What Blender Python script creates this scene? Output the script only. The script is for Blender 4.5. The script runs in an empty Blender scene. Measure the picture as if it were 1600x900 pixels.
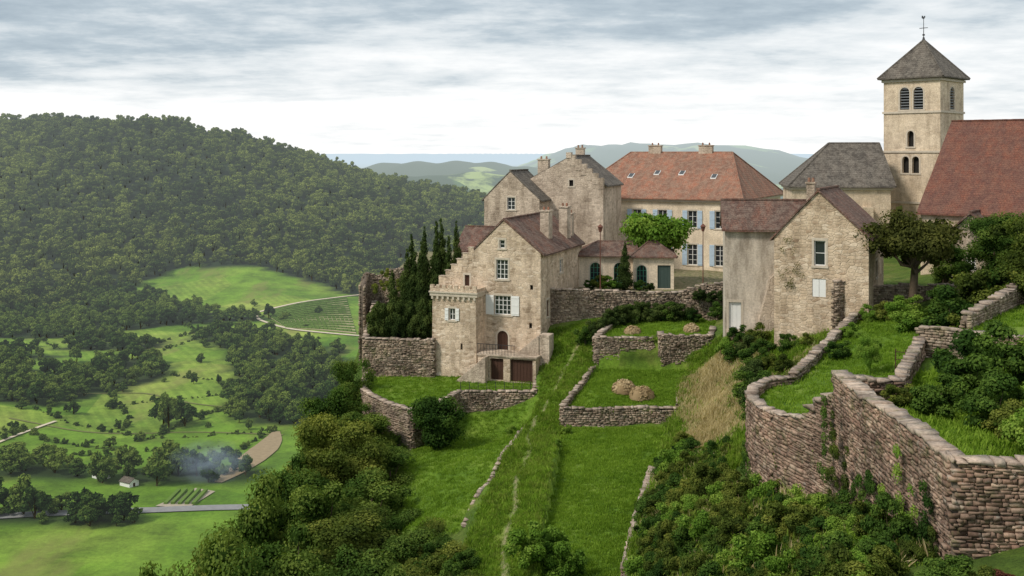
import bpy, math, random
import numpy as np
import bmesh
from mathutils import Vector, Matrix
rng=np.random.default_rng(7); random.seed(7)
scene=bpy.context.scene
Zv=Vector((0,0,1))
# ------------------------------------------------------------------ node helpers
class NT:
    def __init__(s,tree):
        s.t=tree; s.t.nodes.clear()
    def n(s,typ,ins=None,**kw):
        nd=s.t.nodes.new(typ)
        for k,v in kw.items(): setattr(nd,k,v)
        if ins:
            for a,b in ins.items():
                so=nd.inputs[a]
                if isinstance(b,bpy.types.NodeSocket): s.t.links.new(b,so)
                else:
                    if so.type=='RGBA' and hasattr(b,'__len__') and len(b)==3: b=(*b,1)
                    so.default_value=b
        return nd
    def math(s,op,a,b=0.0,clamp=False):
        nd=s.n('ShaderNodeMath',{0:a,1:b},operation=op); nd.use_clamp=clamp; return nd.outputs[0]
    def mix(s,f,a,b,mode='MIX'):
        return s.n('ShaderNodeMixRGB',{0:f,1:a,2:b},blend_type=mode).outputs[0]
    def noise(s,vec,scale,detail=4,rough=.55):
        i={'Scale':scale,'Detail':detail,'Roughness':rough}
        if vec is not None: i['Vector']=vec
        return s.n('ShaderNodeTexNoise',i).outputs[0]
    def ramp(s,f,stops):
        nd=s.n('ShaderNodeValToRGB',{0:f}); cr=nd.color_ramp
        while len(cr.elements)<len(stops): cr.elements.new(.5)
        for e,(p,c) in zip(cr.elements,stops):
            e.position=p; e.color=(*c,1) if hasattr(c,'__len__') else (c,c,c,1)
        return nd.outputs[0]
    def maprange(s,v,a,b,c,d):
        return s.n('ShaderNodeMapRange',{0:v,1:a,2:b,3:c,4:d}).outputs[0]
def newmat(name):
    m=bpy.data.materials.new(name); m.use_nodes=True
    return m,NT(m.node_tree)
def finish(m,nt,color,rough=.9,bump=None,bstr=.5,bdist=.03,spec=.2,haze=False,shader=None):
    if shader is None:
        i={'Base Color':color,'Roughness':rough,'Specular IOR Level':spec}
        if bump is not None:
            b=nt.n('ShaderNodeBump',{'Strength':bstr,'Distance':bdist,'Height':bump})
            i['Normal']=b.outputs[0]
        shader=nt.n('ShaderNodeBsdfPrincipled',i).outputs[0]
    if haze:  # aerial haze painted into the material: pale bluish emission growing with distance
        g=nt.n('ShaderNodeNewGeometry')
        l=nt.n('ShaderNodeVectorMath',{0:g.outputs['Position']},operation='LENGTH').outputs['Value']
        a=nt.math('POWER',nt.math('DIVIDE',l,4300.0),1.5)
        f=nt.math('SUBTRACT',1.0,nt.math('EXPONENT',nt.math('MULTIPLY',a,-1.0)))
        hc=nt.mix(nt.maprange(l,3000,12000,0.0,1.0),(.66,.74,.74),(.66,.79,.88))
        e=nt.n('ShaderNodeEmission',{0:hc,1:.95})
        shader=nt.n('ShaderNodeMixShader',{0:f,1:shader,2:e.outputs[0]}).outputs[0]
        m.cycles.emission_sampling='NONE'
    nt.n('ShaderNodeOutputMaterial',{0:shader})
    return m
def flat(name,col,rough=.8,spec=.2,var=.25,vs=6.0,metal=0):
    m,nt=newmat(name)
    o=nt.n('ShaderNodeTexCoord').outputs['Object']
    f=nt.noise(o,vs)
    c=nt.mix(f,tuple(x*(1-var) for x in col),tuple(min(1,x*(1+var)) for x in col))
    return finish(m,nt,c,rough,bump=f,bstr=.15,spec=spec)
# ------------------------------------------------------------------ materials
def rubble(name,cs,mortar,w=.42,h=.2,msize=.07,stain=.35,bstr=.6):
    m,nt=newmat(name)
    uv=nt.n('ShaderNodeTexCoord').outputs['UV']
    ob=nt.n('ShaderNodeTexCoord').outputs['Object']
    nz=nt.n('ShaderNodeTexNoise',{'Vector':uv,'Scale':2.5,'Detail':3}).outputs['Color']
    off=nt.n('ShaderNodeVectorMath',{0:nz,1:(.5,.5,.5)},operation='SUBTRACT').outputs[0]
    off=nt.n('ShaderNodeVectorMath',{0:off,1:(.22,.14,0)},operation='MULTIPLY').outputs[0]
    v=nt.n('ShaderNodeVectorMath',{0:uv,1:off},operation='ADD').outputs[0]
    v=nt.n('ShaderNodeVectorMath',{0:v,1:(1/w,1/h,1)},operation='MULTIPLY').outputs[0]
    vo=nt.n('ShaderNodeTexVoronoi',{'Vector':v,'Scale':1.0,'Randomness':.75},voronoi_dimensions='2D')
    ve=nt.n('ShaderNodeTexVoronoi',{'Vector':v,'Scale':1.0,'Randomness':.75},voronoi_dimensions='2D',feature='DISTANCE_TO_EDGE')
    r=nt.n('ShaderNodeSeparateColor',{0:vo.outputs['Color']}).outputs[0]
    c=nt.ramp(r,[(i/(len(cs)-1),x) for i,x in enumerate(cs)])
    edge=nt.maprange(ve.outputs['Distance'],0.0,msize*1.6,1.0,0.0)
    c=nt.mix(nt.math('MULTIPLY',edge,.8),c,mortar)
    # patches where old render still covers the stones
    pl=nt.ramp(nt.noise(ob,.8,6,.7),[(.50,0.0),(.60,.7)])
    c=nt.mix(pl,c,tuple(min(1,x*1.22) for x in mortar))
    fine=nt.noise(ob,7.0,7,.72)
    c=nt.mix(.6,c,nt.ramp(fine,[(.3,.42),(.62,1.15)]),'MULTIPLY')
    st=nt.n('ShaderNodeVectorMath',{0:ob,1:(.6,.6,.14)},operation='MULTIPLY').outputs[0]
    s=nt.ramp(nt.noise(st,1.3,7,.7),[(.38,(.40,.37,.34)),(.54,(1,1,1))])
    c=nt.mix(stain,c,s,'MULTIPLY')
    big=nt.ramp(nt.noise(ob,.35,4),[(.35,(.90,.84,.78)),(.65,(1.16,1.10,1.04))])
    c=nt.mix(.9,c,big,'MULTIPLY')
    h_=nt.math('ADD',nt.math('MULTIPLY',nt.math('SUBTRACT',1.0,edge),1.0),nt.math('MULTIPLY',fine,.8))
    return finish(m,nt,c,.95,bump=h_,bstr=bstr,bdist=.05)
M_manor=rubble('manor_stone',[(.38,.30,.22),(.70,.59,.46),(.55,.45,.35),(.82,.73,.61)],(.66,.56,.45),.5,.22,stain=.5)
M_house=rubble('house_stone',[(.40,.30,.215),(.70,.58,.44),(.52,.42,.31),(.80,.70,.57)],(.60,.51,.40),.48,.22,stain=.5)
M_concrete=rubble('rendered_wall',[(.56,.52,.46),(.60,.56,.50),(.53,.49,.43)],(.53,.49,.43),1.1,.55,.02,stain=.7,bstr=.2)
M_plaster=rubble('plaster',[(.74,.66,.53),(.78,.70,.57),(.71,.63,.50)],(.73,.65,.53),1.5,.8,.01,stain=.35,bstr=.1)
M_tower=rubble('tower_stone',[(.60,.51,.39),(.70,.61,.48),(.54,.46,.36)],(.62,.54,.43),.6,.3,.04,stain=.55,bstr=.35)
M_oldst=rubble('old_stone',[(.40,.34,.28),(.62,.54,.45),(.50,.43,.36)],(.56,.49,.41),.5,.22,stain=.6)
M_trim=flat('dressed_stone',(.54,.47,.38),var=.3,vs=4)
def roofmat(name,c1,c2,c3,lich,row=.2,w=.18,lf=.5):
    m,nt=newmat(name)
    uv=nt.n('ShaderNodeTexCoord').outputs['UV']; ob=nt.n('ShaderNodeTexCoord').outputs['Object']
    br=nt.n('ShaderNodeTexBrick',{'Vector':uv,'Color1':c1,'Color2':c2,'Mortar':tuple(x*.35 for x in c1),'Scale':1.0,'Mortar Size':.012,'Mortar Smooth':.3,'Bias':0.0,'Brick Width':w,'Row Height':row})
    sv=nt.n('ShaderNodeVectorMath',{0:uv,1:(1.0,.35,1)},operation='MULTIPLY').outputs[0]
    n1=nt.noise(sv,.7,8,.75)
    c=nt.mix(nt.ramp(n1,[(.40,0.0),(.56,.95)]),br.outputs['Color'],c3)
    n2=nt.noise(ob,1.6,9,.85)
    c=nt.mix(nt.math('MULTIPLY',nt.ramp(n2,[(.45,0.0),(.56,1.0)]),lf),c,lich)
    n3=nt.noise(ob,9.0,4,.7)
    c=nt.mix(.85,c,nt.ramp(n3,[(.3,.38),(.68,1.22)]),'MULTIPLY')
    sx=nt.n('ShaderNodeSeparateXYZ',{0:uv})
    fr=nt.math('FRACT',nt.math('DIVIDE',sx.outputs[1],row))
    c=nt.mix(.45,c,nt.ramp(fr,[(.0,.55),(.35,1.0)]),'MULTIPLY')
    hh=nt.math('ADD',nt.math('MULTIPLY',fr,-1.0),nt.math('MULTIPLY',n3,.8))
    return finish(m,nt,c,.9,bump=hh,bstr=.7,bdist=.04)
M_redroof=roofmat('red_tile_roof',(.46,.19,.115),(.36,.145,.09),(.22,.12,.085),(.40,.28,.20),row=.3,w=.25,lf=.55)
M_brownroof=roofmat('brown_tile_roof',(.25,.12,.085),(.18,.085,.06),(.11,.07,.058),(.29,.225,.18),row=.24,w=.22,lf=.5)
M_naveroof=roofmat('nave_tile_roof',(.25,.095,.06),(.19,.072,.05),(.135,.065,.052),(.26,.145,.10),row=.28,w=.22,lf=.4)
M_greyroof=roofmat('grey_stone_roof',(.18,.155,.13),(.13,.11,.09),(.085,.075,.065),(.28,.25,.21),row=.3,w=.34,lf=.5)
M_glass,nt=newmat('window_glass'); finish(M_glass,nt,(.02,.025,.03),.08,spec=.6)
M_dark=flat('dark_opening',(.02,.018,.016),var=.2)
M_white=flat('white_paint',(.76,.76,.74),rough=.6,var=.08)
M_blue=flat('pale_blue_paint',(.42,.53,.64),rough=.6,var=.1)
M_green=flat('green_paint',(.05,.20,.14),rough=.6,var=.1)
M_dkgreen=flat('dark_green_door',(.06,.09,.08),rough=.6,var=.2)
M_wood=flat('brown_wood',(.07,.035,.024),rough=.7,var=.35,vs=9)
M_iron=flat('iron',(.03,.03,.032),rough=.5,spec=.5)
M_louvre=flat('grey_louvre',(.16,.17,.18),rough=.7)
def drymat(name,cs):
    m,nt=newmat(name)
    a=nt.n('ShaderNodeAttribute',attribute_name='tint').outputs['Fac']
    ob=nt.n('ShaderNodeTexCoord').outputs['Object']
    c=nt.ramp(a,[(i/(len(cs)-1),x) for i,x in enumerate(cs)])
    f=nt.noise(ob,8.0,6,.7)
    c=nt.mix(.8,c,nt.ramp(f,[(.3,.4),(.68,1.15)]),'MULTIPLY')
    b=nt.ramp(nt.noise(ob,.6,5,.65),[(.36,(.42,.38,.35)),(.5,(.85,.81,.77)),(.64,(1.16,1.07,.98))])
    c=nt.mix(.9,c,b,'MULTIPLY')
    l=nt.noise(ob,2.6,5,.7)
    c=nt.mix(nt.ramp(l,[(.58,0.0),(.70,.5)]),c,(.38,.37,.32))
    ms=nt.noise(ob,1.1,6,.72)
    c=nt.mix(nt.ramp(ms,[(.54,0.0),(.65,.6)]),c,(.10,.115,.04))
    return finish(m,nt,c,.95,bump=f,bstr=.7,bdist=.03)
M_dry=drymat('dry_stone',[(.21,.14,.11),(.36,.26,.205),(.45,.34,.27),(.28,.185,.145),(.54,.43,.34)])
M_dry2=drymat('terrace_stone',[(.24,.185,.14),(.39,.32,.25),(.49,.41,.325),(.32,.25,.195),(.57,.49,.40)])
M_cap=drymat('coping_stone',[(.38,.31,.26),(.54,.46,.39),(.45,.37,.31),(.60,.53,.46)])
M_bark=flat('bark',(.10,.075,.05),var=.4)
def foliage(name,dark,mid,light,haze=False,trans=.3,rnd=.3,ns=.012):
    m,nt=newmat(name)
    a=nt.n('ShaderNodeAttribute',attribute_name='tint').outputs['Fac']
    oi=nt.n('ShaderNodeObjectInfo').outputs['Random']
    g=nt.n('ShaderNodeNewGeometry').outputs['Position']
    nz=nt.noise(g,.35 if not haze else ns,4)
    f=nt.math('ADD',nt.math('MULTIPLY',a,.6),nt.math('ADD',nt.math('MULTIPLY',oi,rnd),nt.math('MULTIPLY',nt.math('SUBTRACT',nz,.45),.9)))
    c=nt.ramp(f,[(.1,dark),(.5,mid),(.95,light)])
    d=nt.n('ShaderNodeBsdfDiffuse',{0:c}).outputs[0]
    t=nt.n('ShaderNodeBsdfTranslucent',{0:nt.mix(1.0,c,(1.3,1.35,.6),'MULTIPLY')}).outputs[0]
    s=nt.n('ShaderNodeMixShader',{0:trans,1:d,2:t}).outputs[0]
    return finish(m,nt,None,shader=s,haze=haze)
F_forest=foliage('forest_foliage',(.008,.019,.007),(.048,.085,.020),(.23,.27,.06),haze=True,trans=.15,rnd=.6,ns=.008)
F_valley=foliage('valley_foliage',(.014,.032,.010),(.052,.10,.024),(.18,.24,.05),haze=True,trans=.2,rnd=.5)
F_tree=foliage('tree_foliage',(.016,.036,.009),(.060,.112,.022),(.19,.25,.05))
F_olive=foliage('olive_foliage',(.026,.042,.012),(.088,.122,.024),(.25,.27,.055))
F_bush=foliage('bush_foliage',(.018,.042,.012),(.05,.10,.02),(.14,.22,.04))
F_light=foliage('light_foliage',(.05,.11,.018),(.14,.25,.035),(.28,.38,.07))
F_cyp=foliage('cypress_foliage',(.020,.036,.012),(.050,.078,.022),(.13,.17,.045),trans=.15)
F_red=foliage('red_foliage',(.05,.014,.015),(.11,.035,.03),(.18,.09,.05))
F_umb=foliage('umbrella_foliage',(.03,.038,.012),(.08,.088,.024),(.16,.16,.042))
F_grass=foliage('grass_blades',(.08,.155,.018),(.17,.285,.03),(.28,.40,.06),trans=.35)
F_dry=foliage('dry_grass',(.28,.23,.11),(.50,.41,.22),(.68,.58,.36),trans=.25)
F_weed=foliage('weeds',(.06,.11,.02),(.14,.21,.03),(.27,.31,.07),trans=.3)
F_hay=foliage('hay',(.22,.15,.08),(.40,.30,.17),(.55,.44,.28),trans=.1)
# ------------------------------------------------------------------ mesh helpers
def set_uv(me):
    uvl=me.uv_layers.new(name='UVMap')
    co=np.empty(len(me.vertices)*3); me.vertices.foreach_get('co',co); co=co.reshape(-1,3)
    out=np.zeros((len(me.loops),2))
    for p in me.polygons:
        n=np.array(p.normal)
        if abs(n[2])>.985: t=np.array([1.,0,0]); b=np.array([0,1.,0])
        else:
            t=np.cross([0,0,1.],n); t/=np.linalg.norm(t); b=np.cross(n,t)
        for li in p.loop_indices:
            c=co[me.loops[li].vertex_index]; out[li]=(c@t,c@b)
    uvl.data.foreach_set('uv',out.ravel())
def mesh_from(verts,faces,recalc=True):
    me=bpy.data.meshes.new('m')
    me.from_pydata([tuple(v) for v in verts],[],[tuple(f) for f in faces]); me.update()
    if recalc:
        bm=bmesh.new(); bm.from_mesh(me); bmesh.ops.recalc_face_normals(bm,faces=bm.faces); bm.to_mesh(me); bm.free()
    return me
def obj(name,me,mats,parent=None):
    o=bpy.data.objects.new(name,me); me.name=name
    for m in (mats if isinstance(mats,(list,tuple)) else [mats]):
        me.materials.append(m)
    scene.collection.objects.link(o)
    if parent: o.parent=parent
    return o
def npmesh(V,F,tint=None,midx=None,smooth=False):
    me=bpy.data.meshes.new('m'); V=np.asarray(V,dtype=np.float32); F=np.asarray(F,dtype=np.int32)
    k=F.shape[1]
    me.vertices.add(len(V)); me.vertices.foreach_set('co',V.ravel())
    me.loops.add(F.size); me.loops.foreach_set('vertex_index',F.ravel())
    me.polygons.add(len(F)); me.polygons.foreach_set('loop_start',np.arange(0,F.size,k,dtype=np.int32))
    if midx is not None: me.polygons.foreach_set('material_index',np.asarray(midx,dtype=np.int32))
    if smooth: me.polygons.foreach_set('use_smooth',np.ones(len(F),dtype=bool))
    me.update(calc_edges=True); me.validate()
    if tint is not None:
        a=me.attributes.new('tint','FLOAT','POINT'); a.data.foreach_set('value',np.asarray(tint,dtype=np.float32))
    return me
class Geo:
    def __init__(s): s.V=[]; s.F=[]
    def add(s,v,f):
        n=len(s.V); s.V+= [tuple(x) for x in v]; s.F+=[tuple(i+n for i in q) for q in f]
    def box(s,x0,x1,y0,y1,z0,z1):
        s.add([(x0,y0,z0),(x1,y0,z0),(x1,y1,z0),(x0,y1,z0),(x0,y0,z1),(x1,y0,z1),(x1,y1,z1),(x0,y1,z1)],
              [(0,3,2,1),(4,5,6,7),(0,1,5,4),(1,2,6,5),(2,3,7,6),(3,0,4,7)])
    def ext(s,poly2,o,t,n,d0,d1):
        a=[o+t*u+Zv*v+n*d0 for u,v in poly2]; b=[o+t*u+Zv*v+n*d1 for u,v in poly2]; k=len(a)
        s.add(a+b,[tuple(range(k)),tuple(range(2*k-1,k-1,-1))]+[(i,(i+1)%k,(i+1)%k+k,i+k) for i in range(k)])
    def rect(s,o,t,n,u0,u1,v0,v1,d0,d1):
        s.ext([(u0,v0),(u1,v0),(u1,v1),(u0,v1)],o,t,n,d0,d1)
    def slab(s,pts,th):
        k=len(pts); b=[(p[0],p[1],p[2]-th) for p in pts]
        s.add(list(pts)+b,[tuple(range(k)),tuple(range(2*k-1,k-1,-1))]+[(i,(i+1)%k,(i+1)%k+k,i+k) for i in range(k)])
    def cyl(s,c,r0,r1,h,n=8):
        a=[(c[0]+r0*math.cos(2*math.pi*i/n),c[1]+r0*math.sin(2*math.pi*i/n),c[2]) for i in range(n)]
        b=[(c[0]+r1*math.cos(2*math.pi*i/n),c[1]+r1*math.sin(2*math.pi*i/n),c[2]+h) for i in range(n)]
        s.add(a+b,[tuple(range(n)),tuple(range(2*n-1,n-1,-1))]+[(i,(i+1)%n,(i+1)%n+n,i+n) for i in range(n)])
    def mk(s,name,mat,parent=None,uv=True):
        me=mesh_from(s.V,s.F)
        if uv: set_uv(me)
        return obj(name,me,mat,parent)
def outline(w,h,arch):
    if not arch: return [(-w/2,-h/2),(w/2,-h/2),(w/2,h/2),(-w/2,h/2)]
    r=w/2; zc=h/2-r
    return [(-r,-h/2),(r,-h/2)]+[(r*math.cos(a),zc+r*math.sin(a)) for a in [math.pi*i/8 for i in range(9)]]
class Building:
    def __init__(s,name,x,y,rot):
        s.e=bpy.data.objects.new(name,None); s.e.empty_display_size=.5
        scene.collection.objects.link(s.e); s.e.location=(x,y,0); s.e.rotation_euler=(0,0,math.radians(rot))
        s.cut=Geo(); s.acc={}
    def g(s,key,mat):
        if key not in s.acc: s.acc[key]=(Geo(),mat)
        return s.acc[key][0]
    def walls(s,key,profile,y0,y1,mat,along='y'):
        g=s.g(key,mat); k=len(profile)
        if along=='y': a=[(x,y0,z) for x,z in profile]; b=[(x,y1,z) for x,z in profile]
        else: a=[(y0,x,z) for x,z in profile]; b=[(y1,x,z) for x,z in profile]
        g.add(a+b,[tuple(range(k)),tuple(range(2*k-1,k-1,-1))]+[(i,(i+1)%k,(i+1)%k+k,i+k) for i in range(k)])
    def face(s,side,pos,plane):
        if side=='front': return lambda u,z:(Vector((u,plane,z)),Vector((1,0,0)),Vector((0,-1,0)))
        if side=='right': return lambda u,z:(Vector((plane,u,z)),Vector((0,1,0)),Vector((1,0,0)))
        return lambda u,z:(Vector((plane,u,z)),Vector((0,-1,0)),Vector((-1,0,0)))
    def opening(s,side,u,z,w,h,plane=0.0,arch=False,kind='window',frame=None,shut=None,sw=.5,nx=2,nz=3,sur=True,depth=.24,shopen=True):
        o,t,n=s.face(side,None,plane)(u,z)
        frame=frame or M_white
        ol=outline(w,h,arch)
        s.cut.ext(ol,o,t,n,.2,-depth)
        inner=[(a*.999,b*.999) for a,b in ol]
        if kind=='dark':
            s.g('opening_back',M_dark).ext(inner,o,t,n,-depth+.02,-depth-.03)
        elif kind=='door':
            s.g('door_'+frame.name,frame).ext(inner,o,t,n,-depth+.08,-depth-.03)
            gg=s.g('door_boards_'+frame.name,frame)
            k=max(2,int(w/.3))
            for i in range(k):
                a=-w/2+w*i/k
                gg.rect(o,t,n,a+.02,a+w/k-.02,-h/2+.05,h/2-.08-(w*.25 if arch else 0),-depth+.08,-depth+.105)
        elif kind=='louvre':
            s.g('opening_back',M_dark).ext(inner,o,t,n,-depth+.02,-depth-.03)
            gg=s.g('louvres',M_louvre)
            k=int(h/.3)
            for i in range(k):
                zz=-h/2+.1+i*.3
                gg.rect(o,t,n,-w/2+.01,w/2-.01,zz,zz+.12,-depth+.05,-.06)
        elif kind=='shut':
            gg=s.g('shutters_'+(shut or M_white).name,shut or M_white)
            gg.rect(o,t,n,-w/2+.01,-.012,-h/2+.01,h/2-.01,-.1,-.04)
            gg.rect(o,t,n,.012,w/2-.01,-h/2+.01,h/2-.01,-.1,-.04)
            return
        else:
            s.g('glass',M_glass).ext(inner,o,t,n,-depth+.06,-depth-.03)
            gg=s.g('window_frames_'+frame.name,frame); fw=.07; d0=-depth+.062; d1=-depth+.12
            top=h/2-(w/2 if arch else 0)
            gg.rect(o,t,n,-w/2+.002,-w/2+fw,-h/2,top,d0,d1); gg.rect(o,t,n,w/2-fw,w/2-.002,-h/2,top,d0,d1)
            gg.rect(o,t,n,-w/2+fw,w/2-fw,-h/2+.002,-h/2+fw,d0,d1)
            if not arch: gg.rect(o,t,n,-w/2+fw,w/2-fw,h/2-fw,h/2-.002,d0,d1)
            for i in range(1,nx):
                a=-w/2+w*i/nx; gg.rect(o,t,n,a-.03,a+.03,-h/2+fw,h/2-fw,d0,d1-.01)
            for i in range(1,nz):
                a=-h/2+(h)*i/nz; gg.rect(o,t,n,-w/2+fw,w/2-fw,a-.02,a+.02,d0,d1-.02)
            if arch:
                r=w/2
                for i in range(8):
                    a0=math.pi*i/8; a1=math.pi*(i+1)/8; zc=h/2-r
                    gg.ext([(r*.995*math.cos(a0),zc+r*.995*math.sin(a0)),(r*.995*math.cos(a1),zc+r*.995*math.sin(a1)),((r-fw)*math.cos(a1),zc+(r-fw)*math.sin(a1)),((r-fw)*math.cos(a0),zc+(r-fw)*math.sin(a0))],o,t,n,d0,d1)
        if shut is not None:
            gg=s.g('shutters_'+shut.name,shut)
            for sg in (-1,1):
                u0=sg*(w/2+.06); u1=sg*(w/2+.06+sw)
                a,b=min(u0,u1),max(u0,u1)
                gg.rect(o,t,n,a,b,-h/2-.03,h/2+.03,.04,.085)
                for q in (-h/2+.12,0,h/2-.2):
                    gg.rect(o,t,n,a+.04,b-.04,q,q+.08,.085,.105)
        if sur:
            gg=s.g('stone_surrounds',M_trim); e=.16
            gg.rect(o,t,n,-w/2-e-.05,w/2+e+.05,-h/2-.16,-h/2-.001,-.05,.07)
            if not arch:
                gg.rect(o,t,n,-w/2-e,w/2+e,h/2+.001,h/2+.2,-.05,.025)
            top=h/2-(w/2 if arch else 0)
            gg.rect(o,t,n,-w/2-e,-w/2-.001,-h/2,top,-.05,.022); gg.rect(o,t,n,w/2+.001,w/2+e,-h/2,top,-.05,.022)
            if arch:
                r=w/2; zc=h/2-r
                for i in range(8):
                    a0=math.pi*i/8; a1=math.pi*(i+1)/8
                    gg.ext([(r*1.002*math.cos(a0),zc+r*1.002*math.sin(a0)),(r*1.002*math.cos(a1),zc+r*1.002*math.sin(a1)),((r+e)*math.cos(a1),zc+(r+e)*math.sin(a1)),((r+e)*math.cos(a0),zc+(r+e)*math.sin(a0))],o,t,n,-.05,.022)
    def gable(s,key,mat,xe0,ze0,xr,zr,xe1,ze1,y0,y1,ov=.3,og=.25,th=.16,along='y'):
        g=s.g(key,mat)
        def P(x,y,z): return (x,y,z) if along=='y' else (y,x,z)
        up=.012+th
        for (xe,ze) in ((xe0,ze0),(xe1,ze1)):
            sl=(zr-ze)/(xr-xe); sg=1 if xe>xr else -1
            xo=xe+sg*ov
            L=y1-y0+2*og; k=max(2,int(L/1.2)); 
            m=5
            for i in range(k):
                ya=y0-og+L*i/k; yb=y0-og+L*(i+1)/k
                def zz(x,y): return zr+sl*(x-xr)+up+.05*math.sin(y*1.3+x*.9)*math.sin((x-xe)/(xr-xe)*math.pi)
                for j in range(m):
                    xa=xr+(xo-xr)*j/m; xb=xr+(xo-xr)*(j+1)/m
                    q=[P(xa,ya,zz(xa,ya)),P(xb,ya,zz(xb,ya)),P(xb,yb,zz(xb,yb)),P(xa,yb,zz(xa,yb))]
                    g.slab(q,th)
        rg=s.g('ridge_tiles',mat)
        L=y1-y0+2*og; k=int(L/.4)
        for i in range(k):
            ya=y0-og+L*i/k
            if along=='y': rg.box(xr-.13,xr+.13,ya,ya+L/k-.015,zr+th-.02,zr+th+.10+.02*random.random())
            else: rg.box(ya,ya+L/k-.015,xr-.13,xr+.13,zr+th-.02,zr+th+.10+.02*random.random())
    def hip(s,key,mat,x0,x1,y0,y1,ze,zr,rx0,rx1,ry,ov=.4,th=.14):
        g=s.g(key,mat)
        e=[(x0-ov,y0-ov,ze),(x1+ov,y0-ov,ze),(x1+ov,y1+ov,ze),(x0-ov,y1+ov,ze)]
        b=[(a,c,d-th) for a,c,d in e]
        if abs(rx0-rx1)<.01:
            g.add(e+b+[(rx0,ry,zr)],[(0,1,8),(1,2,8),(2,3,8),(3,0,8),(7,6,5,4),(0,4,5,1),(1,5,6,2),(2,6,7,3),(3,7,4,0)])
            rid=[(e[i],(rx0,ry,zr)) for i in range(4)]
        else:
            g.add(e+b+[(rx0,ry,zr),(rx1,ry,zr)],[(0,1,9,8),(1,2,9),(2,3,8,9),(3,0,8),(7,6,5,4),(0,4,5,1),(1,5,6,2),(2,6,7,3),(3,7,4,0)])
            A=(rx0,ry,zr); Bp=(rx1,ry,zr)
            rid=[(e[0],A),(e[3],A),(e[1],Bp),(e[2],Bp),(A,Bp)]
        rg=s.g('ridge_tiles',mat)
        for a,c in rid:
            a=Vector(a); c=Vector(c); L=(c-a).length; k=max(1,int(L/.45)); d=(c-a)/L
            side=Vector((-d.y,d.x,0)); side.normalize(); upv=side.cross(d); 
            if upv.z<0: upv=-upv
            for i in range(k):
                p=a+d*(L*i/k); q=a+d*(L*(i+1)/k-.02)
                vs=[p-side*.12-upv*.05,p+side*.12-upv*.05,p+side*.07+upv*.08,p-side*.07+upv*.08,q-side*.12-upv*.05,q+side*.12-upv*.05,q+side*.07+upv*.08,q-side*.07+upv*.08]
                rg.add(vs,[(0,1,2,3),(7,6,5,4),(0,4,5,1),(1,5,6,2),(2,6,7,3),(3,7,4,0)])
    def chimney(s,x,y,z0,z1,w=.9,d=.6,mat=None):
        g=s.g('chimneys',mat or M_oldst)
        g.box(x-w/2,x+w/2,y-d/2,y+d/2,z0,z1)
        g.box(x-w/2-.08,x+w/2+.08,y-d/2-.08,y+d/2+.08,z1+.001,z1+.13)
        p=s.g('chimney_pots',M_redroof)
        for q in (-w*.25,w*.25): p.cyl((x+q,y,z1+.131),.13,.1,.32)
    def done(s,cutkeys=('walls',)):
        cut=None
        if s.cut.V:
            cut=bpy.data.objects.new('cut',mesh_from(s.cut.V,s.cut.F)); scene.collection.objects.link(cut)
            cut.parent=s.e
        for key,(g,mat) in s.acc.items():
            if cut is not None and key in cutkeys:
                me=mesh_from(g.V,g.F); o=obj(key,me,mat,s.e)
                md=o.modifiers.new('b','BOOLEAN'); md.object=cut; md.operation='DIFFERENCE'; md.solver='EXACT'
                md.use_self=True
                bpy.context.view_layer.update()
                dg=bpy.context.evaluated_depsgraph_get()
                ne=bpy.data.meshes.new_from_object(o.evaluated_get(dg)); o.modifiers.clear(); o.data=ne
                if len(ne.materials)==0: ne.materials.append(mat)
                set_uv(ne)
            else: g.mk(key,mat,s.e)
        if cut is not None: bpy.data.objects.remove(cut)
# ------------------------------------------------------------------ terrain
class RBF:
    def __init__(s,pts):
        P=np.array(pts,float); s.p=P[:,:2]; n=len(P)
        D=np.linalg.norm(s.p[:,None]-s.p[None],axis=2)
        A=np.zeros((n+1,n+1)); A[:n,:n]=D+np.eye(n)*1e-6; A[:n,n]=1; A[n,:n]=1
        s.w=np.linalg.solve(A,np.append(P[:,2],0))
    def __call__(s,x,y):
        x=np.asarray(x,float); y=np.asarray(y,float); sh=x.shape; x=x.ravel(); y=y.ravel(); r=np.empty(len(x))
        for i in range(0,len(x),20000):
            d=np.hypot(x[i:i+20000,None]-s.p[:,0],y[i:i+20000,None]-s.p[:,1]); r[i:i+20000]=d@s.w[:-1]+s.w[-1]
        return r.reshape(sh)
def inside(x,y,poly):
    x=np.asarray(x,float); y=np.asarray(y,float); c=np.zeros(x.shape,bool); n=len(poly); j=n-1
    for i in range(n):
        xi,yi=poly[i][:2]; xj,yj=poly[j][:2]
        if yi!=yj:
            m=((yi>y)!=(yj>y))&(x<(xj-xi)*(y-yi)/(yj-yi)+xi); c^=m
        j=i
    return c
def pdist(x,y,line):
    x=np.asarray(x,float); y=np.asarray(y,float); r=np.full(x.shape,1e9)
    for (ax,ay),(bx,by) in zip(line[:-1],line[1:]):
        dx,dy=bx-ax,by-ay; t=np.clip(((x-ax)*dx+(y-ay)*dy)/(dx*dx+dy*dy),0,1)
        r=np.minimum(r,np.hypot(x-ax-t*dx,y-ay-t*dy))
    return r
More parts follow.
